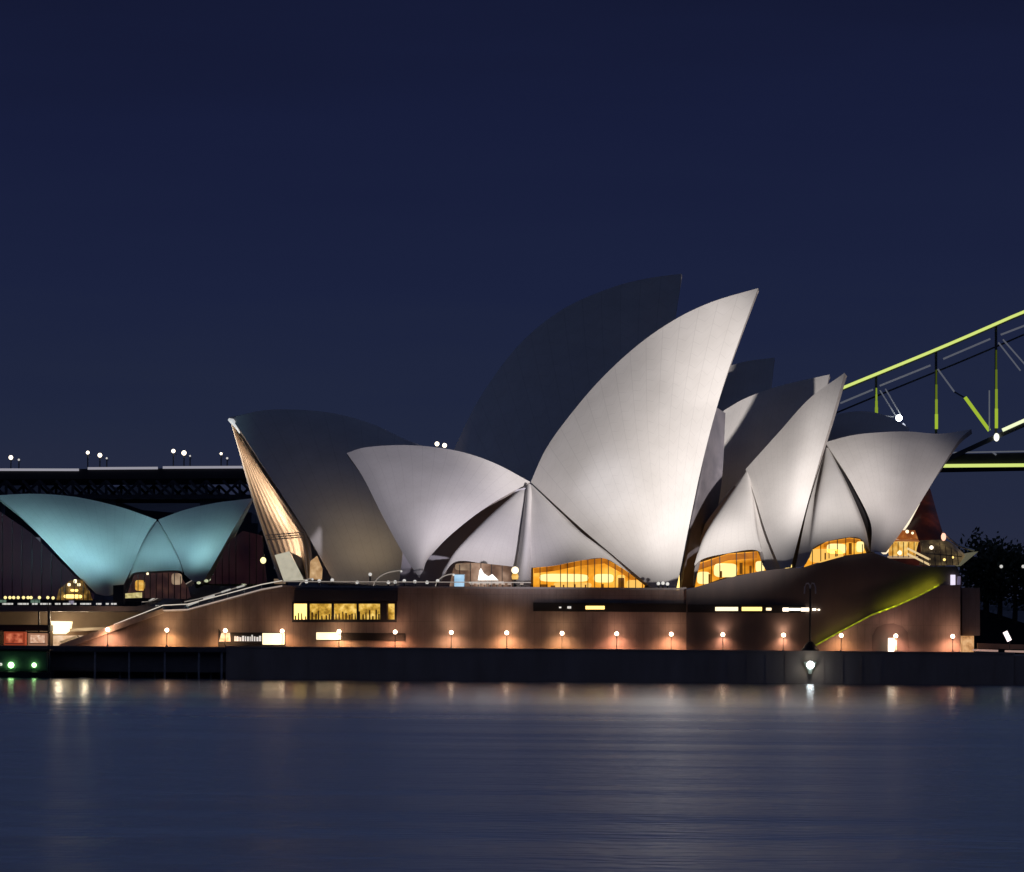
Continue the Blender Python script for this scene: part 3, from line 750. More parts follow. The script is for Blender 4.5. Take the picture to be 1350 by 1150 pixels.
drum(1192, 733, 736, 20, YF - 1.4, mat('gallery_rail', (.4, .3, .2), .5, emit=(.5, .34, .2), estr=.8), 'gallery_rail', 1.0)
for k in range(5):
    q = P(1177 + k * 7, 735, YF - 1.0 - .5 * math.sin(k * math.pi / 4)); MB().tube([q, q + Vector((-.0, 0, 2.6))], .07, 5).build('mullion', DARK, gf)
for dy in (0, 7):
    MB().beam(P(1196, 723 + dy, YF - 1.6), P(1226, 738 + dy, YF - 1.6), .4, .32).build('stair_rail', mat('stair_glow', (.6, .5, .3), .5, emit=(.75, .55, .28), estr=1), gf)
lv = patch([(1212, 745), (1214, 730), (1213, 713)], [(1266, 745), (1272, 736), (1270, 730)], [(1212, 745), (1266, 745)], [(1213, 713), (1248, 714), (1270, 730)], (YF - 1, YF + 2), (YF + 1.5, YF + 3), 1.5)
lv.build('lower_glass', FG3, gf, smooth=True, solid=.2)
for k in range(7):
    x = 1218 + k * 7.6; MB().beam(P(x, 745, YF - 2.2), P(x - 2, 716 + max(0, k - 3) * 3.5, YF - .6), .12, .12).build('mullion', mat('dim_mullion', (.2, .16, .12), .5), gf)
MB().beam(P(1214, 729, YF - 2.6), P(1268, 734, YF - .8), .12, .15).build('transom', mat('dim_mullion', (0, 0, 0)), gf)
MB().pxprism([(1264, 745), (1276, 729), (1290, 727), (1284, 732), (1272, 742), (1267, 746)], YF + 1, YF + 7).build('canopy_edge', mat('foyer_rim', (.25, .24, .18), .4, .3, emit=(.10, .095, .06), estr=1), gf)
MB().tube([P(1242, 702, YF), P(1262, 719, YF), P(1284, 726, YF + 2)], .22, 6).build('canopy_edge', RAILM, gf)
for (x, y, r_, mm) in ((1244, 708, .42, glow('salmon_lamp', (1, .5, .35), 1.5)), (1196, 701, .3, CREAML), (1203, 703, .22, CREAML), (1228, 722, .32, WHITEL), (1245, 738, .22, YELL), (1256, 735, .2, YELL), (1186, 729, .4, CREAML)):
    MB().ball(P(x, y, YF - 1.2), r_, zs=1.6 if x == 1244 else 1).build('lamp', mm, gf, smooth=True)

# ---- rear hall: dark unlit shells and the left shell with open lit mouth
RY, RF = 82.0, 60.0
rear = thing('rear_concert_hall', P(700, 776, RY), 'larger rear hall, mostly unlit dark shells behind the bright sails', 'concert hall')
shell(rear, [(440, 768), (415, 722), (396, 690), (350, 620), (316, 568), (304, 554)], [(600, 770), (610, 700), (640, 640), (660, 620)],
      [(440, 768), (520, 772), (600, 770)], [(304, 554), (345, 544), (390, 543), (440, 548), (490, 562), (540, 585), (600, 604), (660, 620)], (RF, RF + 4), (RY, RY), 3.0, far=False,
      label='dark south-facing half shell with open mouth')
fh = patch([(368, 766), (350, 712), (330, 650), (314, 592), (303, 553)], [(600, 770), (610, 700), (640, 640), (660, 620)],
           [(368, 766), (480, 772), (600, 770)], [(303, 553), (345, 545), (390, 544), (440, 549), (490, 563), (540, 586), (600, 605), (660, 621)], 2 * RY - RF, RY, -3.0)
fh.build('roof_shell', TILE, rear, smooth=True, solid=.9, rim=CONC, label='far half of the south-facing shell')
shell(rear, [(700, 770), (665, 705), (630, 650), (598, 600)], [(860, 770), (872, 600), (888, 440), (899, 363)],
      [(700, 770), (780, 775), (860, 770)], [(598, 600), (634, 528), (684, 459), (740, 412), (800, 384), (850, 370), (899, 363)], RF, RY, 4.0, label='unlit tall half shell barely visible against the sky')
shell(rear, [(900, 770), (925, 700), (940, 600), (955, 544)], [(1055, 745), (1068, 650), (1080, 560), (1094, 496)],
      [(900, 770), (980, 765), (1055, 745)], [(955, 544), (985, 527), (1030, 511), (1094, 496)], RF - 14, RY - 22, 3.0, label='dim grey half shell between the great and second shells')
shell(rear, [(880, 770), (900, 650), (920, 560), (935, 500)], [(990, 770), (1003, 650), (1012, 560), (1021, 474)],
      [(880, 770), (930, 770), (990, 770)], [(935, 500), (955, 488), (985, 479), (1021, 474)], RF, RY, 2.0, label='unlit half shell with blunt top')
shell(rear, [(1040, 745), (1060, 680), (1075, 620), (1084, 560)], [(1150, 727), (1165, 670), (1180, 610), (1198, 567)],
      [(1040, 745), (1100, 735), (1150, 727)], [(1084, 560), (1100, 550), (1135, 545), (1165, 550), (1198, 567)], RF - 6, RY - 10, 2.0, label='unlit low half shell behind the bridge end')
# ribbed glass wall set in the open mouth
ml = crom([(372, 764), (352, 712), (333, 652), (318, 600), (306, 560)], 30); mrr = crom([(412, 764), (407, 712), (384, 676), (346, 622), (314, 572)], 30)
mw = MB(); NR = 8
for j in range(31):
    for i in range(NR * 2 + 1):
        tt = i / (NR * 2)
        px = ml[j][0] * (1 - tt) + mrr[j][0] * tt; py = ml[j][1] * (1 - tt) + mrr[j][1] * tt
        g_ = (1 - math.cos(j / 30 * .85)) / (1 - math.cos(.85)); Y = (2 * RY - RF - 3 - (RY - RF - 3) * g_) * (1 - tt) + (RF + 4 + (RY - RF - 2) * g_) * tt + (0 if i % 2 else -2.6) * (1 - j / 34)
        mw.v.append(P(px, py, Y))
W_ = NR * 2 + 1
for j in range(30):
    for i in range(NR * 2): a = j * W_ + i; mw.f.append((a, a + 1, a + W_ + 1, a + W_))
mw.build('ribbed_mouth_wall', mat('sandy_ribs', (.62, .47, .34), .6, noise=(.5, .37, .26), nscale=.3), rear, solid=.2)
tr = MB()
for y in (706, 709, 712):
    tr.beam(P(352 - (712 - y) * .3, y, RF + 6), P(400, y - 4, RF + 4), .4, .2)
tr.build('transom', COPE, rear)
MB().pxprism([(362, 732), (381, 727), (402, 765), (374, 766)], RF + 5, RF + 6).build('lit_entrance', interior_mat('entrance_glow', [(.75, .68, .5), (.9, .84, .66), (1, .90, .68)], .9, .5, 4), rear)
MB().pxprism([(383, 728), (398, 735), (400, 764), (404, 764)], RF + 4.6, RF + 5).build('bronze_rib', CONC, rear)
MB().pxprism([(409, 740), (418, 733), (425, 750), (424, 764), (408, 764)], RF - 2, RF - 1).build('lit_entrance', interior_mat('side_entrance_glow', [(.25, .12, .05), (.5, .3, .14), (.8, .55, .3)], .7, .9, 4), rear)
MB().tube([P(301.5, 553, RY - .8), P(306, 555.5, RY - 1), P(312, 562, RY - 1.6), P(316, 571, RY - 2.6)], [.25, .5, .42, .1], 8).build('lit_tip', mat('tip_glow', (.8, .8, .8), .4, emit=(.5, .5, .5), estr=1), rear, smooth=True)  # glowing tube added to paint light on the shell tip
spot('mouth_uplight', P(352, 756, RF + 9), P(385, 690, RF + 18), 15000, (1, .81, .62), R(100), 1, .5)
spot('mouth_uplight', P(318, 750, RF + 4), P(352, 640, RF + 20), 52000, (1, .82, .64), R(50), 1, .5)
spot('shell_glow', P(455, 768, RF - 26), P(440, 650, RF + 6), 2600, (1, .80, .60), R(100), 1, .8)  # unseen warm spots added to tint the dark shell
spot('shell_glow', P(490, 768, RF - 20), P(492, 660, RF + 6), 2600, (1, .74, .42), R(60), 1, .8)

# ---- restaurant with its own small shells in teal light
QY, QF = 56.0, 46.0
rs = thing('restaurant_hall', P(180, 780, QY), 'small restaurant with two low shells bathed in teal light left of the steps', 'restaurant')
shell(rs, [(128, 782), (95, 750), (60, 714), (25, 680), (-6, 655)], [(158, 779), (175, 745), (190, 715), (206, 687)],
      [(128, 782), (143, 785), (158, 779)], [(-6, 655), (30, 653), (70, 654), (110, 659), (160, 671), (206, 687)], QF, QY, 2.0, .6, label='larger teal half shell pointing left')
shell(rs, [(245, 757), (237, 735), (222, 708), (209, 687)], [(268, 764), (285, 735), (305, 702), (333, 659)],
      [(245, 757), (256, 766), (268, 764)], [(209, 687), (245, 674), (285, 665), (333, 659)], QF, QY, 2.0, .6, label='smaller teal half shell pointing right')
shell(rs, [(170, 763), (180, 735), (194, 708), (207, 689)], [(241, 756), (234, 735), (220, 708), (208, 689)],
      [(170, 763), (178, 755), (205, 753), (234, 752), (241, 756)], [(207, 689), (208, 689)], QF + 1.5, QY - 1, .6, .4, 'side_shell', label='teal triangular infill shell')
lit_window(rs, [(166, 788), (177, 757), (234, 754), (248, 775), (252, 790)], QF + 2.5, interior_mat('restaurant_glass', [(.012, .008, .01), (.03, .014, .015), (.09, .04, .028)], .3, .9, 3), 8,
           [(178, 765, 191, 779, FG1), (226, 756, 240, 771, BEIGE), (193, 755, 196, 758, CREAML)], name='glass_wall')
lit_window(rs, [(-10, 790), (-10, 668), (40, 702), (124, 784), (124, 790)], QY + 2, interior_mat('restaurant_side_glass', [(.012, .008, .016), (.025, .014, .026), (.035, .02, .03)], .12, .5, 6), 13, name='glass_wall')
lit_window(rs, [(275, 770), (300, 716), (320, 700), (345, 706), (352, 770)], QY + 2, interior_mat('restaurant_right_glass', [(.010, .005, .010), (.022, .008, .012), (.03, .014, .018)], .2, .5, 9), 9, name='glass_wall')
lit_window(rs, [(74, 792), (78, 777), (92, 766), (108, 764), (118, 780), (122, 792)], QF - 1, interior_mat('cafe_glow', [(.01, .006, .005), (.12, .06, .01), (.5, .28, .06)], .9, .9, 5), 6,
           [(89, 769, 93, 773, CREAML), (97, 764, 101, 769, CREAML), (102, 769, 106, 773, CREAML), (84, 784, 108, 789, YELL), (93, 777, 103, 780, YELL)], name='bar_window')
for x, y in ((7, 788), (13, 788), (18, 788), (24, 788), (31, 788), (37, 788), (41, 788), (52, 788), (63, 788), (70, 788.5)):
    MB().ball(P(x, y, QF - 3), .28, 8, 6).build('lamp', YLAMP, rs, smooth=True)
MB().pxprism([(149, 772), (163, 771), (163, 797), (149, 797)], WY + 8, WY + 11).build('service_core', DARK, rs)
MB().pxprism([(160, 783), (186, 781), (186, 788), (160, 789)], QF - 2, QF).build('lit_counter', interior_mat('counter_gold', [(.15, .1, .03), (.6, .5, .2), (.9, .8, .4)], 1.2, .9, 1), rs)
TEAL = (.42, .93, 1.0)
def near_spot(px, py, Y, tx, ty, tY, power, color, deg):
    spot('teal_floodlight', P(px, py, Y), P(tx, ty, tY), power, color, R(deg), 1, .6)
for x, tx, e, cn in ((-14, 26, 8000, 60), (22, 52, 8000, 60), (60, 82, 8500, 58), (98, 108, 8500, 54), (138, 136, 8500, 48), (176, 166, 8500, 44), (214, 194, 8500, 42), (252, 226, 9000, 38), (284, 250, 8500, 36), (316, 272, 8500, 34)):
    near_spot(x, 790 if x < 180 else 764, 23, tx, 664 if (x // 2) % 2 else 690, QF + 5, e * 1.1, ((.37, .82, 1.0), (.43, .91, 1.0), (.40, .87, .98))[x % 3], cn)

# ================================================================== TERRACE THINGS
sc_ = thing('information_screen', P(605, 776, 15), 'pale blue glowing upright screen standing on the podium terrace', 'screen')
A = P(598, 776, 15); B = P(613, 757, 15)
MB().box(A.x, B.x, 15, 15.4, A.z, B.z).build('frame', RAILM, sc_, bevel=.04)
MB().box(A.x + .12, B.x - .12, 14.96, 14.995, A.z + .15, B.z - .12).build('panel', interior_mat('blue_panel', [(.25, .45, .65), (.4, .62, .82), (.6, .8, .95)], .6, 1.0, 1), sc_)
# white lit bar tent on the terrace
mq = thing('bar_tent', P(640, 776, 16), 'bright white lit bar tent right of the blue screen', 'tent')
MB().pxprism([(632, 752), (634, 749), (638, 756), (644, 760), (649, 757), (657, 765), (630, 765)], 17, 20).build('canopy', glow('tent_white', (1, .93, .82), 1.1), mq)
for x in (631, 643, 656): MB().tube([P(x, 765, 17.5), P(x, 776, 17.5)], .07, 6).build('post', RAILM, mq)
MB().pxprism([(618, 767), (664, 767), (664, 769), (618, 769)], 16.5, 17).build('counter', PATHW, mq)
ordw = ['first', 'second', 'third', 'fourth', 'fifth', 'sixth', 'seventh', 'eighth', 'ninth']
for k in range(9):
    x = 620 + k * 8.2
    if 3 < k and k == 7: continue
    o = thing('bar_table', P(x + 2.2, 776, 15.8), 'small pale high table at the tent, %s from the left along the terrace edge' % ordw[k if k < 7 else k - 1], 'bar table', 'bar tables by the terrace edge')
    MB().pxprism([(x, 769.5), (x + 4.6, 769.5), (x + 4.6, 770.8), (x, 770.8)], 15.5, 16).build('top', mat('lit_table', (.7, .6, .5), .5, emit=(.5, .4, .32), estr=.8), o)
    MB().tube([P(x + 2.2, 771, 15.8), P(x + 2.2, 776, 15.8)], .06, 5).build('leg', DARK, o)
hl_ = thing('heater_lamp', P(679, 776, 15), 'short lantern with round cream head standing at the right of the tent', 'lamp')
MB().tube([P(679, 776, 15), P(679, 756, 15)], [.35, .12], 8).build('post', DARK, hl_)
MB().ball(P(679, 752, 15), .62).build('head', CREAML, hl_, smooth=True)
MB().lathe([(.5, 0), (.6, .5), (.5, .9)], P(679, 764, 15)).build('collar', FG1, hl_)

random.seed(5)
def bent_lamp(x0, x1, y1, label):
    o = thing('curved_lamp', P(x0, 776, 14), label, 'lamp', 'curved lamps on the terrace')
    n = 12; pth = []
    for k in range(n + 1):
        a = k / n * math.pi / 2
        pth.append(P(x0 + (x1 - x0) * (1 - math.cos(a)) , 775 - (775 - y1) * math.sin(a), 14))
    MB().tube(pth, .10, 6).build('arm', RDIM, o); MB().ball(pth[-1] - Vector((0, 0, .12)),   .18, 8, 6).build('head', PATHW, o)
bent_lamp(492, 529, 752.5, 'tall curved terrace lamp bending right under the small lilac shell')
bent_lamp(574, 598, 757, 'curved terrace lamp bending right just left of the blue screen')
bent_lamp(394, 412, 763, 'small curved terrace lamp at the foot of the open shell mouth')
# low round cafe parasols / bollard lights along the terrace edge
LB = [(404, 767), (421, 766), (438, 765), (471, 768), (488, 757.5), (512, 768), (521, 767.5), (533, 766), (547, 767), (563, 768), (577, 766), (868, 769.5), (874, 769), (880, 770)]
lampmesh = None
def bollard():
    o = thing('bollard_light', (0, 0, 0), 'x', 'bollard light', 'bollard lights on the podium edge')
    MB().lathe([(.14, -1.2), (.12, -.1)], n=8).build('post', DARK, o)
    MB().ball((0, 0, 0), .3, 10, 6).build('head', PATHW, o, smooth=True)
    return o
bol = None
words = ['first', 'second', 'third', 'fourth', 'fifth', 'sixth', 'seventh', 'eighth', 'ninth', 'tenth', 'eleventh', 'twelfth', 'thirteenth', 'fourteenth', 'fifteenth', 'sixteenth']
for i, (x, y) in enumerate(LB):
    lab = 'small white terrace bollard light, %s from the left along the podium edge' % words[i]
    p = P(x, y, 13)
    if bol is None: bol = bollard(); bol.location = p; bol['label'] = lab
    else: copy_tree(bol, p, lab)
# bollard lights on the top of the steps (greenish cream)
g0 = None
for i, (x, y) in enumerate([(262, 768.5), (272, 766), (279, 765), (286, 767.5), (297, 765.5), (310, 766), (316, 768), (321, 771), (328, 768), (335, 766)]):
    p = P(x, y, 62); lab = 'low planter light at the top of the steps, %s from the left' % words[i]
    if g0 is None:
        g0 = thing('planter_light', p, lab, 'planter light', 'planter lights at the top of the steps')
        a = MB(); a.v = []; a.lathe([(.5, -1.4), (.7, -.5), (.72, -.35)], p, 10); a.build('planter', mat('planter_green', (.06, .09, .04), .8), g0)
        MB().ball(p, .38, 10, 6, .7).build('head', glow('planter_glow', (.62, .66, .42), .8), g0, smooth=True)
    else: copy_tree(g0, p, lab)
lw = MB().ball(P(347, 739, RF - 6), .52, zs=1.1)
tag(lw.build('round_lantern', glow('yellow_lantern', (1, .9, .4), 1.6), smooth=True), 'single round yellow lantern in the dark gap left of the open shell mouth', 'lantern')

# ================================================================== PROMENADE LAMPS
LG = 'globe lamps along the promenade'
def globe_lamp(p):
    o = thing('globe_lamp', p, 'x', 'street lamp', LG)
    MB().lathe([(.16, 0), (.16, .25), (.07, .35), (.06, 2.35)], p, 10).build('post', DARK, o)
    MB().ball(p + Vector((0, 0, 2.75)), .34).build('globe', GLOBE, o, smooth=True)
    MB().lathe([(.20, 2.28), (.22, 2.38)], p, 10).build('collar', DARK, o)
    return o
LMP = [(142, 831, 'at the lower end of the sloping parapet'), (220, 832, 'standing alone under the sloping parapet'), (297, 830, 'above the lit poster of the shopfront'),
       (372, 830, 'at the right corner of the bright shop panel'), (447, 831, 'between the white panel and the dark service opening'), (521, 831, 'below the right end of the gold office window'),
       (595, 833, 'below the pale blue screen'), (668, 833, 'below the lantern beside the bar tent'), (741, 834, 'under the left part of the dark window band'),
       (813, 834, 'under the dark window band just right of its yellow pane'), (885, 835.5, 'under the foot of the tallest shell'), (953, 836, 'below the cream lit panes of the window band'),
       (1033, 838, 'left of the tall twin-arm pole'), (1109, 840.5, 'under the lime lit stair line'), (1181, 842.5, 'in front of the arched doorway'), (1256, 843, 'by the orange lit northern corner')]
g1 = None
for i, (x, y, lab) in enumerate(LMP):
    Y = WY - 2.6 if x < 1050 else WY - 6.9
    q = P(x, y, Y); p = Vector((q.x, Y, ZP + .1)); 
    lab = 'warm globe lamp ' + lab
    dz = q.z - (ZP + .1 + 2.75)
    if g1 is None: g1 = globe_lamp(p); g1['label'] = lab; o = g1
    else: o = copy_tree(g1, p, lab)
    o.scale = (1, 1, 1)
    cc = (1, random.uniform(.42, .54), random.uniform(.22, .32))
    spot('lamp_light', p + Vector((0, .2, 2.3)), p + Vector((0, 1.5, 0)), 1500 * random.uniform(.6, 1.25), cc, R(150), 1, .3)
    spot('lamp_light', p + Vector((0, .1, 3.3)), p + Vector((0, 2.2, 6)), 200 * random.uniform(.5, 1.3), (1, cc[1] + .1, cc[2] + .1), R(150), 1, .3)
    pl_ = bpy.data.lights.new('lamp_light', 'POINT'); pl_.energy = 100 * random.uniform(.4, 1.4); pl_.color = (1, cc[1] + .08, cc[2] + .08); pl_.shadow_soft_size = .3
    po = bpy.data.objects.new('lamp_light', pl_); COL.objects.link(po); po.location = p + Vector((0, .75, 2.75))

# tall twin-arm pole
tp = thing('twin_arm_pole', P(1068, 862, 2.5), 'tall dark pole with two hooked unlit arms standing by the north stairs', 'lamp post')
Yp = 2.5
MB().tube([P(1068, 863, Yp), P(1068, 776, Yp)], [.22, .16], 10).build('pole', DARK, tp)
for sgn in (-1, 1):
    pth = [P(1068 + sgn * 6.5 * math.sin(a) if a < 1.58 else 1068 + sgn * 6.5, 776 - 8 * (1 - math.cos(a)) / 2 - 3 * math.sin(a / 2), Yp) for a in [k * math.pi / 16 for k in range(9)]]
    pth = [P(1068, 778, Yp), P(1068 + sgn * .5, 772, Yp), P(1068 + sgn * 2.5, 769, Yp), P(1068 + sgn * 5, 769.5, Yp), P(1068 + sgn * 7, 774, Yp), P(1068 + sgn * 7.5, 783, Yp)]
    MB().tube(pth, .12, 7).build('arm', mat('pale_arm', (.3, .32, .4), .4, .3), tp)
MB().lathe([(1.5, -.1), (1.45, .35), (.9, 1.1), (.5, 1.6), (.22, 1.75)], (P(1068, 862, Yp).x, Yp, ZP + .1), 14).build('base', DARK, tp, smooth=True)
# bulkhead light on the sea wall
bl = thing('sea_wall_light', P(1068, 878, -.3), 'bright white flared floodlight fixed on the sea wall under the twin-arm pole', 'floodlight')
q = P(1068, 878, -.6)
MB().lathe([(.25, -1.1), (.35, -.6), (.75, .1), (1.05, .85)], q + Vector((0, 0, -.2)), 14).build('reflector', mat('flared_reflector', (.4, .45, .4), .4, emit=(.16, .2, .17), estr=1.0), bl, smooth=True)
MB().ball(q + Vector((0, -.75, .15)), .62).build('bulb', COLDL, bl, smooth=True)
MB().box(q.x - .3, q.x + .3, q.y, -.12, q.z - .5, q.z + .2).build('bracket', DARK, bl)
# lit advertising pillar beside the doorway
pl = thing('lit_pillar', P(1176, 863, WY - 5.8), 'bright white upright display pillar left of the globe lamp at the arched doorway', 'display pillar')
A = P(1171, 862, WY - 5.8); B = P(1182, 844, WY - 5.8)
MB().box(A.x, A.x + .95, WY - 5.8, WY - 5.4, A.z, B.z + .3).build('panel', WHITEL, pl)
MB().box(A.x + 1.1, A.x + 1.35, WY - 5.8, WY - 5.4, A.z, B.z).build('side_panel', CREAML, pl)
MB().box(A.x - .1, A.x + 1.45, WY - 5.9, WY - 5.3, A.z - .25, A.z - .01).build('plinth', DARK, pl)

# right end: low bench wall, canopy and leaning lit banner
be = thing('promenade_shelter', P(1316, 862, 8), 'low pinkish lit shelter roof at the right end of the promenade', 'shelter')
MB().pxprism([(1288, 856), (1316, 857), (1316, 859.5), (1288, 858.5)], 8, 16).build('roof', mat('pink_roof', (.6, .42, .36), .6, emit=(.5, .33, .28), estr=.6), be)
MB().pxprism([(1332, 857.5), (1362, 858), (1362, 861), (1332, 860)], 8, 16).build('roof', mat('pink_roof', (0, 0, 0)), be)
MB().pxprism([(1289, 848), (1350, 850), (1370, 852), (1370, 856.5), (1289, 855.5)], 17, 18).build('back_wall', mat('shelter_wall', (.14, .10, .09), .8), be)
for x in (1292, 1312, 1336, 1355): MB().tube([P(x, 859, 12), P(x, 864, 12)], .1, 6).build('post', DARK, be)
bn = thing('leaning_light', P(1330, 850, 12), 'short bright pinkish white light leaning left above the shelter', 'light')
MB().beam(P(1325, 833, 12), P(1331, 845, 12), .5, .75).build('tube', glow('pink_white', (1, .85, .85), 1.6), bn)
MB().tube([P(1331, 846, 12.2), P(1331, 860, 12.2)], .09, 6).build('post', DARK, bn)
ew = MB().box(XR + .11, XR + 60, .6, 2, -3, ZP - .2)
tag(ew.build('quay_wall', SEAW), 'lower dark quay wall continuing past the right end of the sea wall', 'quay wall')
struct('quay', MB().box(XR + .05, XR + 60, 2.05, 120, 0, ZP - .25), PAVE)

# ================================================================== HARBOUR BRIDGE
TA = math.tan(R(17))
def PB(px, py, off=0.0):
    dx, dz = ray(px, py)
    # plane Y = 590+off - TA*X
    d = (590 + off + DIST) / (1 + TA * dx)
    return Vector((dx * d, d - DIST, CAMZ + dz * d))
OFF = Vector((math.sin(R(17)), math.cos(R(17)), 0))
br_ = thing('steel_arch_bridge', PB(1313, 850), 'huge steel arch bridge behind the halls with lime lit chords and a dark deck', 'bridge')
def chord(pxs, wd, hd, m, nm, off=Vector((0, 0, 0)), lab=None):
    g = MB(); q = [PB(a, b_) + off for a, b_ in pxs]
    for a, b_ in zip(q[:-1], q[1:]): g.beam(a, b_, wd, hd)
    return g.build(nm, m, br_, label=lab)
topc = crom([(1000, 559), (1107, 514), (1168, 489), (1229, 464), (1290, 438), (1350, 412), (1500, 352)], 18)
botc = crom([(1100, 690), (1180, 640), (1250, 603), (1313, 574), (1350, 557), (1500, 495)], 14)
chord(topc, 1.6, 1.3, STEEL, 'top_chord')
chord([(a, b_ + .2) for a, b_ in topc], .4, .85, LIMEB, 'light_strip', Vector((0, -1.1, .2)), 'lime light line on the top chord')
WB = OFF * 44
chord(topc, 1.0, .5, STEEL, 'top_chord', WB)
GREY = mat('dim_grey_glow', (.3, .3, .3), .5, emit=(.09, .095, .115), estr=1)
for a, b_ in (((1105, 531), (1148, 513)), ((1157, 508), (1224, 481)), ((1241, 472.5), (1303, 446)), ((1317, 440.5), (1360, 424))):
    chord([a, b_], .5, .55, GREY, 'light_strip', OFF * 3, 'dim grey inner line of the truss')  # unlit truss line, its paleness painted as glow, no lamp strip
chord([(1250, 605), (1313, 576)], 1.6, 1.4, STEEL, 'bottom_chord'); chord([(1313, 576), (1500, 495)], 1.6, 1.4, STEEL, 'bottom_chord')
chord([(1321, 568.5), (1500, 488)], .4, 1.0, glow('white_lime_led', (.85, .92, .55), 1.1), 'light_strip', Vector((0, -1.1, .2)))
for x, y0, y1, gy in ((1155, 495, 590, 512), (1234, 462, 600, 486), (1313, 428, 574, 462)):
    chord([(x, y0), (x, y1)], .8, .7, STEEL, 'post')
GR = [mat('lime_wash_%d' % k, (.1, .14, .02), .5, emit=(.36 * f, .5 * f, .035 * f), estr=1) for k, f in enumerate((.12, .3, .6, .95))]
for x, y0, y1 in ((1155, 512, 546), (1234, 488, 566), (1313, 462, 565)):
    n = 4
    for k in range(n):
        a = y0 + (y1 - y0) * k / n; b_ = y0 + (y1 - y0) * (k + 1) / n
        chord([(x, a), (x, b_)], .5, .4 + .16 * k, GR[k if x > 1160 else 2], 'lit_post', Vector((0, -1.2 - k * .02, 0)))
for a, b_, mm, wd in (((1160, 515), (1181, 549), GREY, .35), ((1167, 513), (1187, 547), GREY, .35), ((1155, 547), (1178, 550), GREY, .3), ((1236, 487), (1258, 517), GREY, .45), ((1258, 517), (1272, 525), STEEL, .4),
                      ((1272, 524), (1304, 568), GR[3], 1.0), ((1316, 452), (1345, 489), GREY, .4), ((1322, 448), (1352, 482), GREY, .4), ((1304, 515), (1304, 568), GREY, .35), ((1313, 600), (1308, 596), GREY, .5)):
    chord([a, b_], .4, wd, mm, 'diagonal', Vector((0, -.6, 0)))
# deck, running the whole width
deck_t = [(-400, 621), (0, 619), (320, 617), (700, 611), (1200, 600), (1350, 597), (1600, 592)]
def deck_poly(off0, off1, up, dn):
    g = MB(); q = [PB(a, b_) for a, b_ in deck_t]
    for a, b_ in zip(q[:-1], q[1:]):
        A0 = a + OFF * off0; B0 = b_ + OFF * off0; A1 = a + OFF * off1; B1 = b_ + OFF * off1
        g.prism([A0 + Vector((0, 0, dn)), B0 + Vector((0, 0, dn)), B0 + Vector((0, 0, up)), A0 + Vector((0, 0, up))],
                [A1 + Vector((0, 0, dn)), B1 + Vector((0, 0, dn)), B1 + Vector((0, 0, up)), A1 + Vector((0, 0, up))])
    return g
deck_poly(0, 48, 0, -3.2).build('deck', mat('deck_steel', (.035, .035, .045), .7, noise=(.025, .025, .03), nscale=.1), br_)
RAW = glow('deck_edge_light', (.30, .29, .33), 1.0)
for a, b_ in (((-60, 621), (104, 621.3)), ((116, 619.5), (208, 619)), ((215, 618.3), (322, 617.8))):
    chord([a, b_], .3, .75, RAW, 'deck_edge_light', Vector((0, -.5, .4)))
chord([(1238, 614.5), (1360, 613.5)], .4, 1.0, LIMEB, 'deck_edge_light', Vector((0, -.6, 0)), 'lime light line under the deck edge')
chord([(1240, 599.5), (1600, 593)], .3, .4, GREY, 'deck_edge_light', Vector((0, -.6, .5)))
# approach truss and piers beneath the deck
ap0 = MB(); ap1 = MB(); n = 22
for k in range(n):
    x0 = -80 + k * 22; x1 = x0 + 22
    for off, ap in ((0, ap0), (40, ap1)):
        a = PB(x0, 634) + OFF * off; b_ = PB(x1, 655) + OFF * off; c_ = PB(x0, 655) + OFF * off; d_ = PB(x1, 634) + OFF * off
        ap.beam(a, b_ if k % 2 else c_, .8, .8); ap.beam(c_ if k % 2 else a, d_ if k % 2 else b_, .8, .8); ap.beam(c_, b_, 1.0, 1.3)
for ap in (ap0, ap1): ap.build('approach_truss', mat('truss_steel', (.05, .05, .065), .6), br_)
for x in (-30, 120, 280, 450):
    a = PB(x, 655); 
    MB().box(a.x - 4, a.x + 4, a.y + 2, a.y + 40, -1, a.z).build('pier', mat('pier_stone', (.10, .09, .10), .8, noise=(.07, .065, .075), nscale=.2), br_)
nd = MB().ball(PB(1313, 577) + Vector((0, -1.5, 0)), 0.8, zs=1.5); nd.build('node_light', glow('node_white', (1, 1, .8), 1.5), br_, smooth=True)

ext_t = crom([(1500, 352), (1720, 285), (1980, 235), (2250, 216), (2520, 233), (2790, 285), (3050, 370)], 26)
ext_b = crom([(1500, 495), (1720, 410), (1980, 345), (2250, 322), (2520, 343), (2790, 408), (3050, 520)], 26)
chord(ext_t, 1.6, 1.3, STEEL, 'top_chord'); chord(ext_b, 1.6, 1.4, STEEL, 'bottom_chord')
chord([(a, b_ + .2) for a, b_ in ext_t], .4, .85, LIMEB, 'light_strip', Vector((0, -1.1, .2)))
chord([(1600, 592), (2250, 582), (3200, 570)], 4, 3, STEEL, 'deck_girder')
for k in range(0, 27, 2):
    chord([ext_t[k], ext_b[k]], 1.0, 1.0, STEEL, 'post'); chord([ext_b[k], (ext_b[k][0], 588)], .5, .5, STEEL, 'hanger')
    if k < 25: chord([ext_t[k], ext_b[k + 2]], .6, .7, STEEL, 'diagonal')
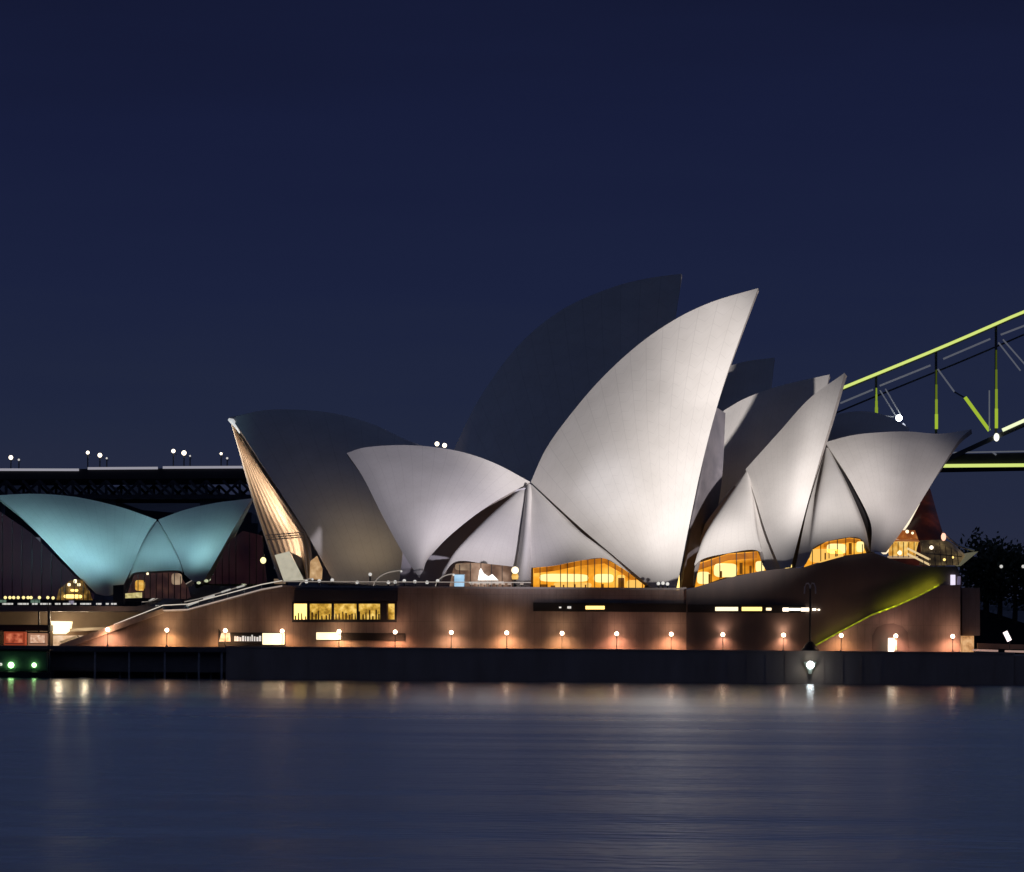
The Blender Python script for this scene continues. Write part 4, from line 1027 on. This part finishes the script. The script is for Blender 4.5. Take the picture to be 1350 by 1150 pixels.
# lamps on the bridge
def bridge_lamp(p, label, h=4.2, r_=.9):
    r_ *= .68
    o = thing('bridge_lamp', p, label, 'street lamp', 'street lamps on the bridge deck')
    MB().tube([p, p + Vector((0, 0, h))], .22, 6).build('post', STEEL, o)
    MB().ball(p + Vector((0, -.3, h)), r_).build('head', WHITEL if r_ > .4 else PATHW, o, smooth=True)
    MB().beam(p + Vector((0, 0, h * .8)), p + Vector((r_ * 1.8, 0, h * .8)), .15, .15).build('arm', STEEL, o)
for x, y, r_, lab in ((13.5, 603, 1.0, 'bright bridge lamp nearest the left edge of the deck'), (24, 606, .5, 'faint small bridge lamp right of the leftmost bright one'),
                      (115, 596.5, .8, 'detached small white bridge lamp left of the middle pair'), (131, 600, 1.0, 'bright bridge lamp on the deck above the left teal shell'), (140, 604, .45, 'tiny dim lamp right of the lamp above the left teal shell'),
                      (228, 594.5, .9, 'round white bridge lamp left of the lamp post near the teal crossing'), (242, 597, 1.1, 'brightest tall bridge lamp right above the teal crossing'), (250, 601, .4, 'tiny dim lamp beside the brightest bridge lamp'),
                      (291, 598, .6, 'dim bridge lamp left of the open shell mouth'), (299, 604, .5, 'lowest dim bridge lamp beside the open shell mouth'),
                      (576, 585, 1.0, 'left of two close white lamps above the small lilac shell'), (586, 587, 1.0, 'right of two close white lamps above the small lilac shell')):
    q = PB(x, y); bz = PB(x, 618).z
    bridge_lamp(Vector((q.x, q.y + 2, bz)), lab, q.z - bz, r_)
fl = thing('star_floodlight', PB(1184, 552), 'dazzling blue white floodlight hanging in the bridge truss above the northern shell', 'floodlight')
q = PB(1184, 552) + Vector((0, -3, 0))
MB().ball(q, .95).build('bulb', COLDL, fl, smooth=True)
MB().beam(PB(1188, 560) + Vector((0, -3, 0)), PB(1195, 569) + Vector((0, -3, 0)), .4, 1.1).build('cable_light', glow('cold_bar', (.7, .75, .9), 1), fl)

# ================================================================== FAR SHORE: trees, buildings
LEAF = mat('dark_foliage', (.045, .06, .035), .8, noise=(.08, .10, .05), nscale=.3)
BARK = mat('bark', (.06, .045, .035), .9)
def tree(x, y, z, h, r_, label, n=900):
    o = thing('tree', (x, y, z), label, 'tree', 'trees on the far shore')
    MB().tube([(x, y, z), (x + .3, y, z + h * .35), (x - .2, y, z + h * .7)], [h * .04, h * .03, h * .012], 7).build('trunk', BARK, o)
    g = MB(); cl = [(random.gauss(0, .42), random.gauss(0, .42), random.uniform(-.5, .75)) for _ in range(26)]
    for _ in range(n):
        c = random.choice(cl); k = Vector((x, y, z + h * .62)) + Vector((c[0] * r_, c[1] * r_, c[2] * h * .42)) + Vector([random.gauss(0, r_ * .17) for _ in range(3)])
        a = Vector([random.uniform(-1, 1) for _ in range(3)]).normalized(); b_ = a.orthogonal().normalized(); s_ = random.uniform(.5, 1.1) * r_ * .085
        c2 = a.cross(b_); g.quad(k - a * s_, k - b_ * s_ * .6, k + a * s_, k + b_ * s_ * .6)
    g.build('crown', LEAF, o)
random.seed(21)
def PF(px, py, Y): return P(px, py, Y)
TR = [(1300, 706, 15), (1288, 722, 10), (1318, 724, 11), (1338, 727, 10), (1356, 722, 12), (1375, 728, 12), (1400, 720, 13)]
tl_ = ['tallest round dark tree on the far shore right of the foyer', 'low dark tree at the tip of the foyer canopy', 'dark tree just right of the tallest one', 'low dark tree above the small shore lights', 'dark tree at the right edge of the view', 'tree beyond the right edge', 'outermost tree on the right']
for (x, y, r_), lab in zip(TR, tl_):
    T_ = PF(x, y, 700); zb = 12
    tree(T_.x, 700, zb, (T_.z - zb) * .98, r_ * .9, lab, 1500)
gh = MB()
for k in range(30):
    x = X(1230, 700) + k * 8; gh.quad((x, 690, -1), (x + 8, 690, -1), (x + 8, 700, 16 + 3 * math.sin(k + 1)), (x, 700, 16 + 3 * math.sin(k))); gh.quad((x, 700, 16 + 3 * math.sin(k)), (x + 8, 700, 16 + 3 * math.sin(k + 1)), (x + 8, 870, 20), (x, 870, 20))
struct('wooded_shore', gh, FARM)
for x, lab in ((1320, 'small white light among the dark trees on the far right shore'), (1349, 'small white shore light at the right edge')):
    o = thing('shore_light', P(x, 752, 684), lab, 'lamp', 'lights on the far right shore')
    MB().ball(P(x, 747, 684), .55, 8, 6).build('head', PATHW, o, smooth=True); MB().tube([P(x, 747, 684.6), P(x, 760, 684.6)], .12, 6).build('post', DARK, o)
# dim city blocks behind the restaurant
BM = [mat('far_block_%d' % i, c, .8, noise=tuple(v * .7 for v in c), nscale=.08) for i, c in enumerate([(.05, .045, .06), (.06, .045, .05), (.04, .05, .055)])]
WG = [glow('far_window_%d' % i, c, 1.0) for i, c in enumerate([(.10, .16, .12), (.22, .2, .26), (.16, .11, .07), (.06, .07, .09)])]
blocks = [(-60, 56, 700, 'low dark block with a greenish lit floor behind the left teal shell'), (60, 122, 742, 'low dim purple block behind the left teal shell'), (296, 340, 690, 'narrow dark block left of the open shell mouth'), (330, 380, 715, 'low dark block hidden behind the open shell mouth')]
random.seed(9)
for i, (x0, x1, yt, lab) in enumerate(blocks):
    Y = 420
    A = P(x0, 850, Y); B = P(x1, yt, Y)
    o = thing('city_block', ((A.x + B.x) / 2, Y, 0), lab, 'building', 'dim buildings behind the restaurant')
    MB().box(A.x, B.x, Y, Y + 30, -1, B.z).build('walls', BM[i % 3], o)
    MB().box(A.x + 2, B.x - 2, Y + 5, Y + 20, B.z + .01, B.z + 3).build('roof_plant', BM[(i + 1) % 3], o)
    zz = B.z - 3
    rows = 0
    while zz > 14 and rows < 5:
        xx = A.x + 1.5
        while xx < B.x - 3:
            if random.random() < .5:
                wd = random.uniform(1.2, 4)
                MB().box(xx, min(xx + wd, B.x - .5), Y - .12, Y - .02, zz, zz + 1.3).build('window', WG[(i + random.choice([0, 0, 3])) % 4], o)
            xx += 4.6
        zz -= 4; rows += 1
# pale round sails / dish seen beside the open mouth
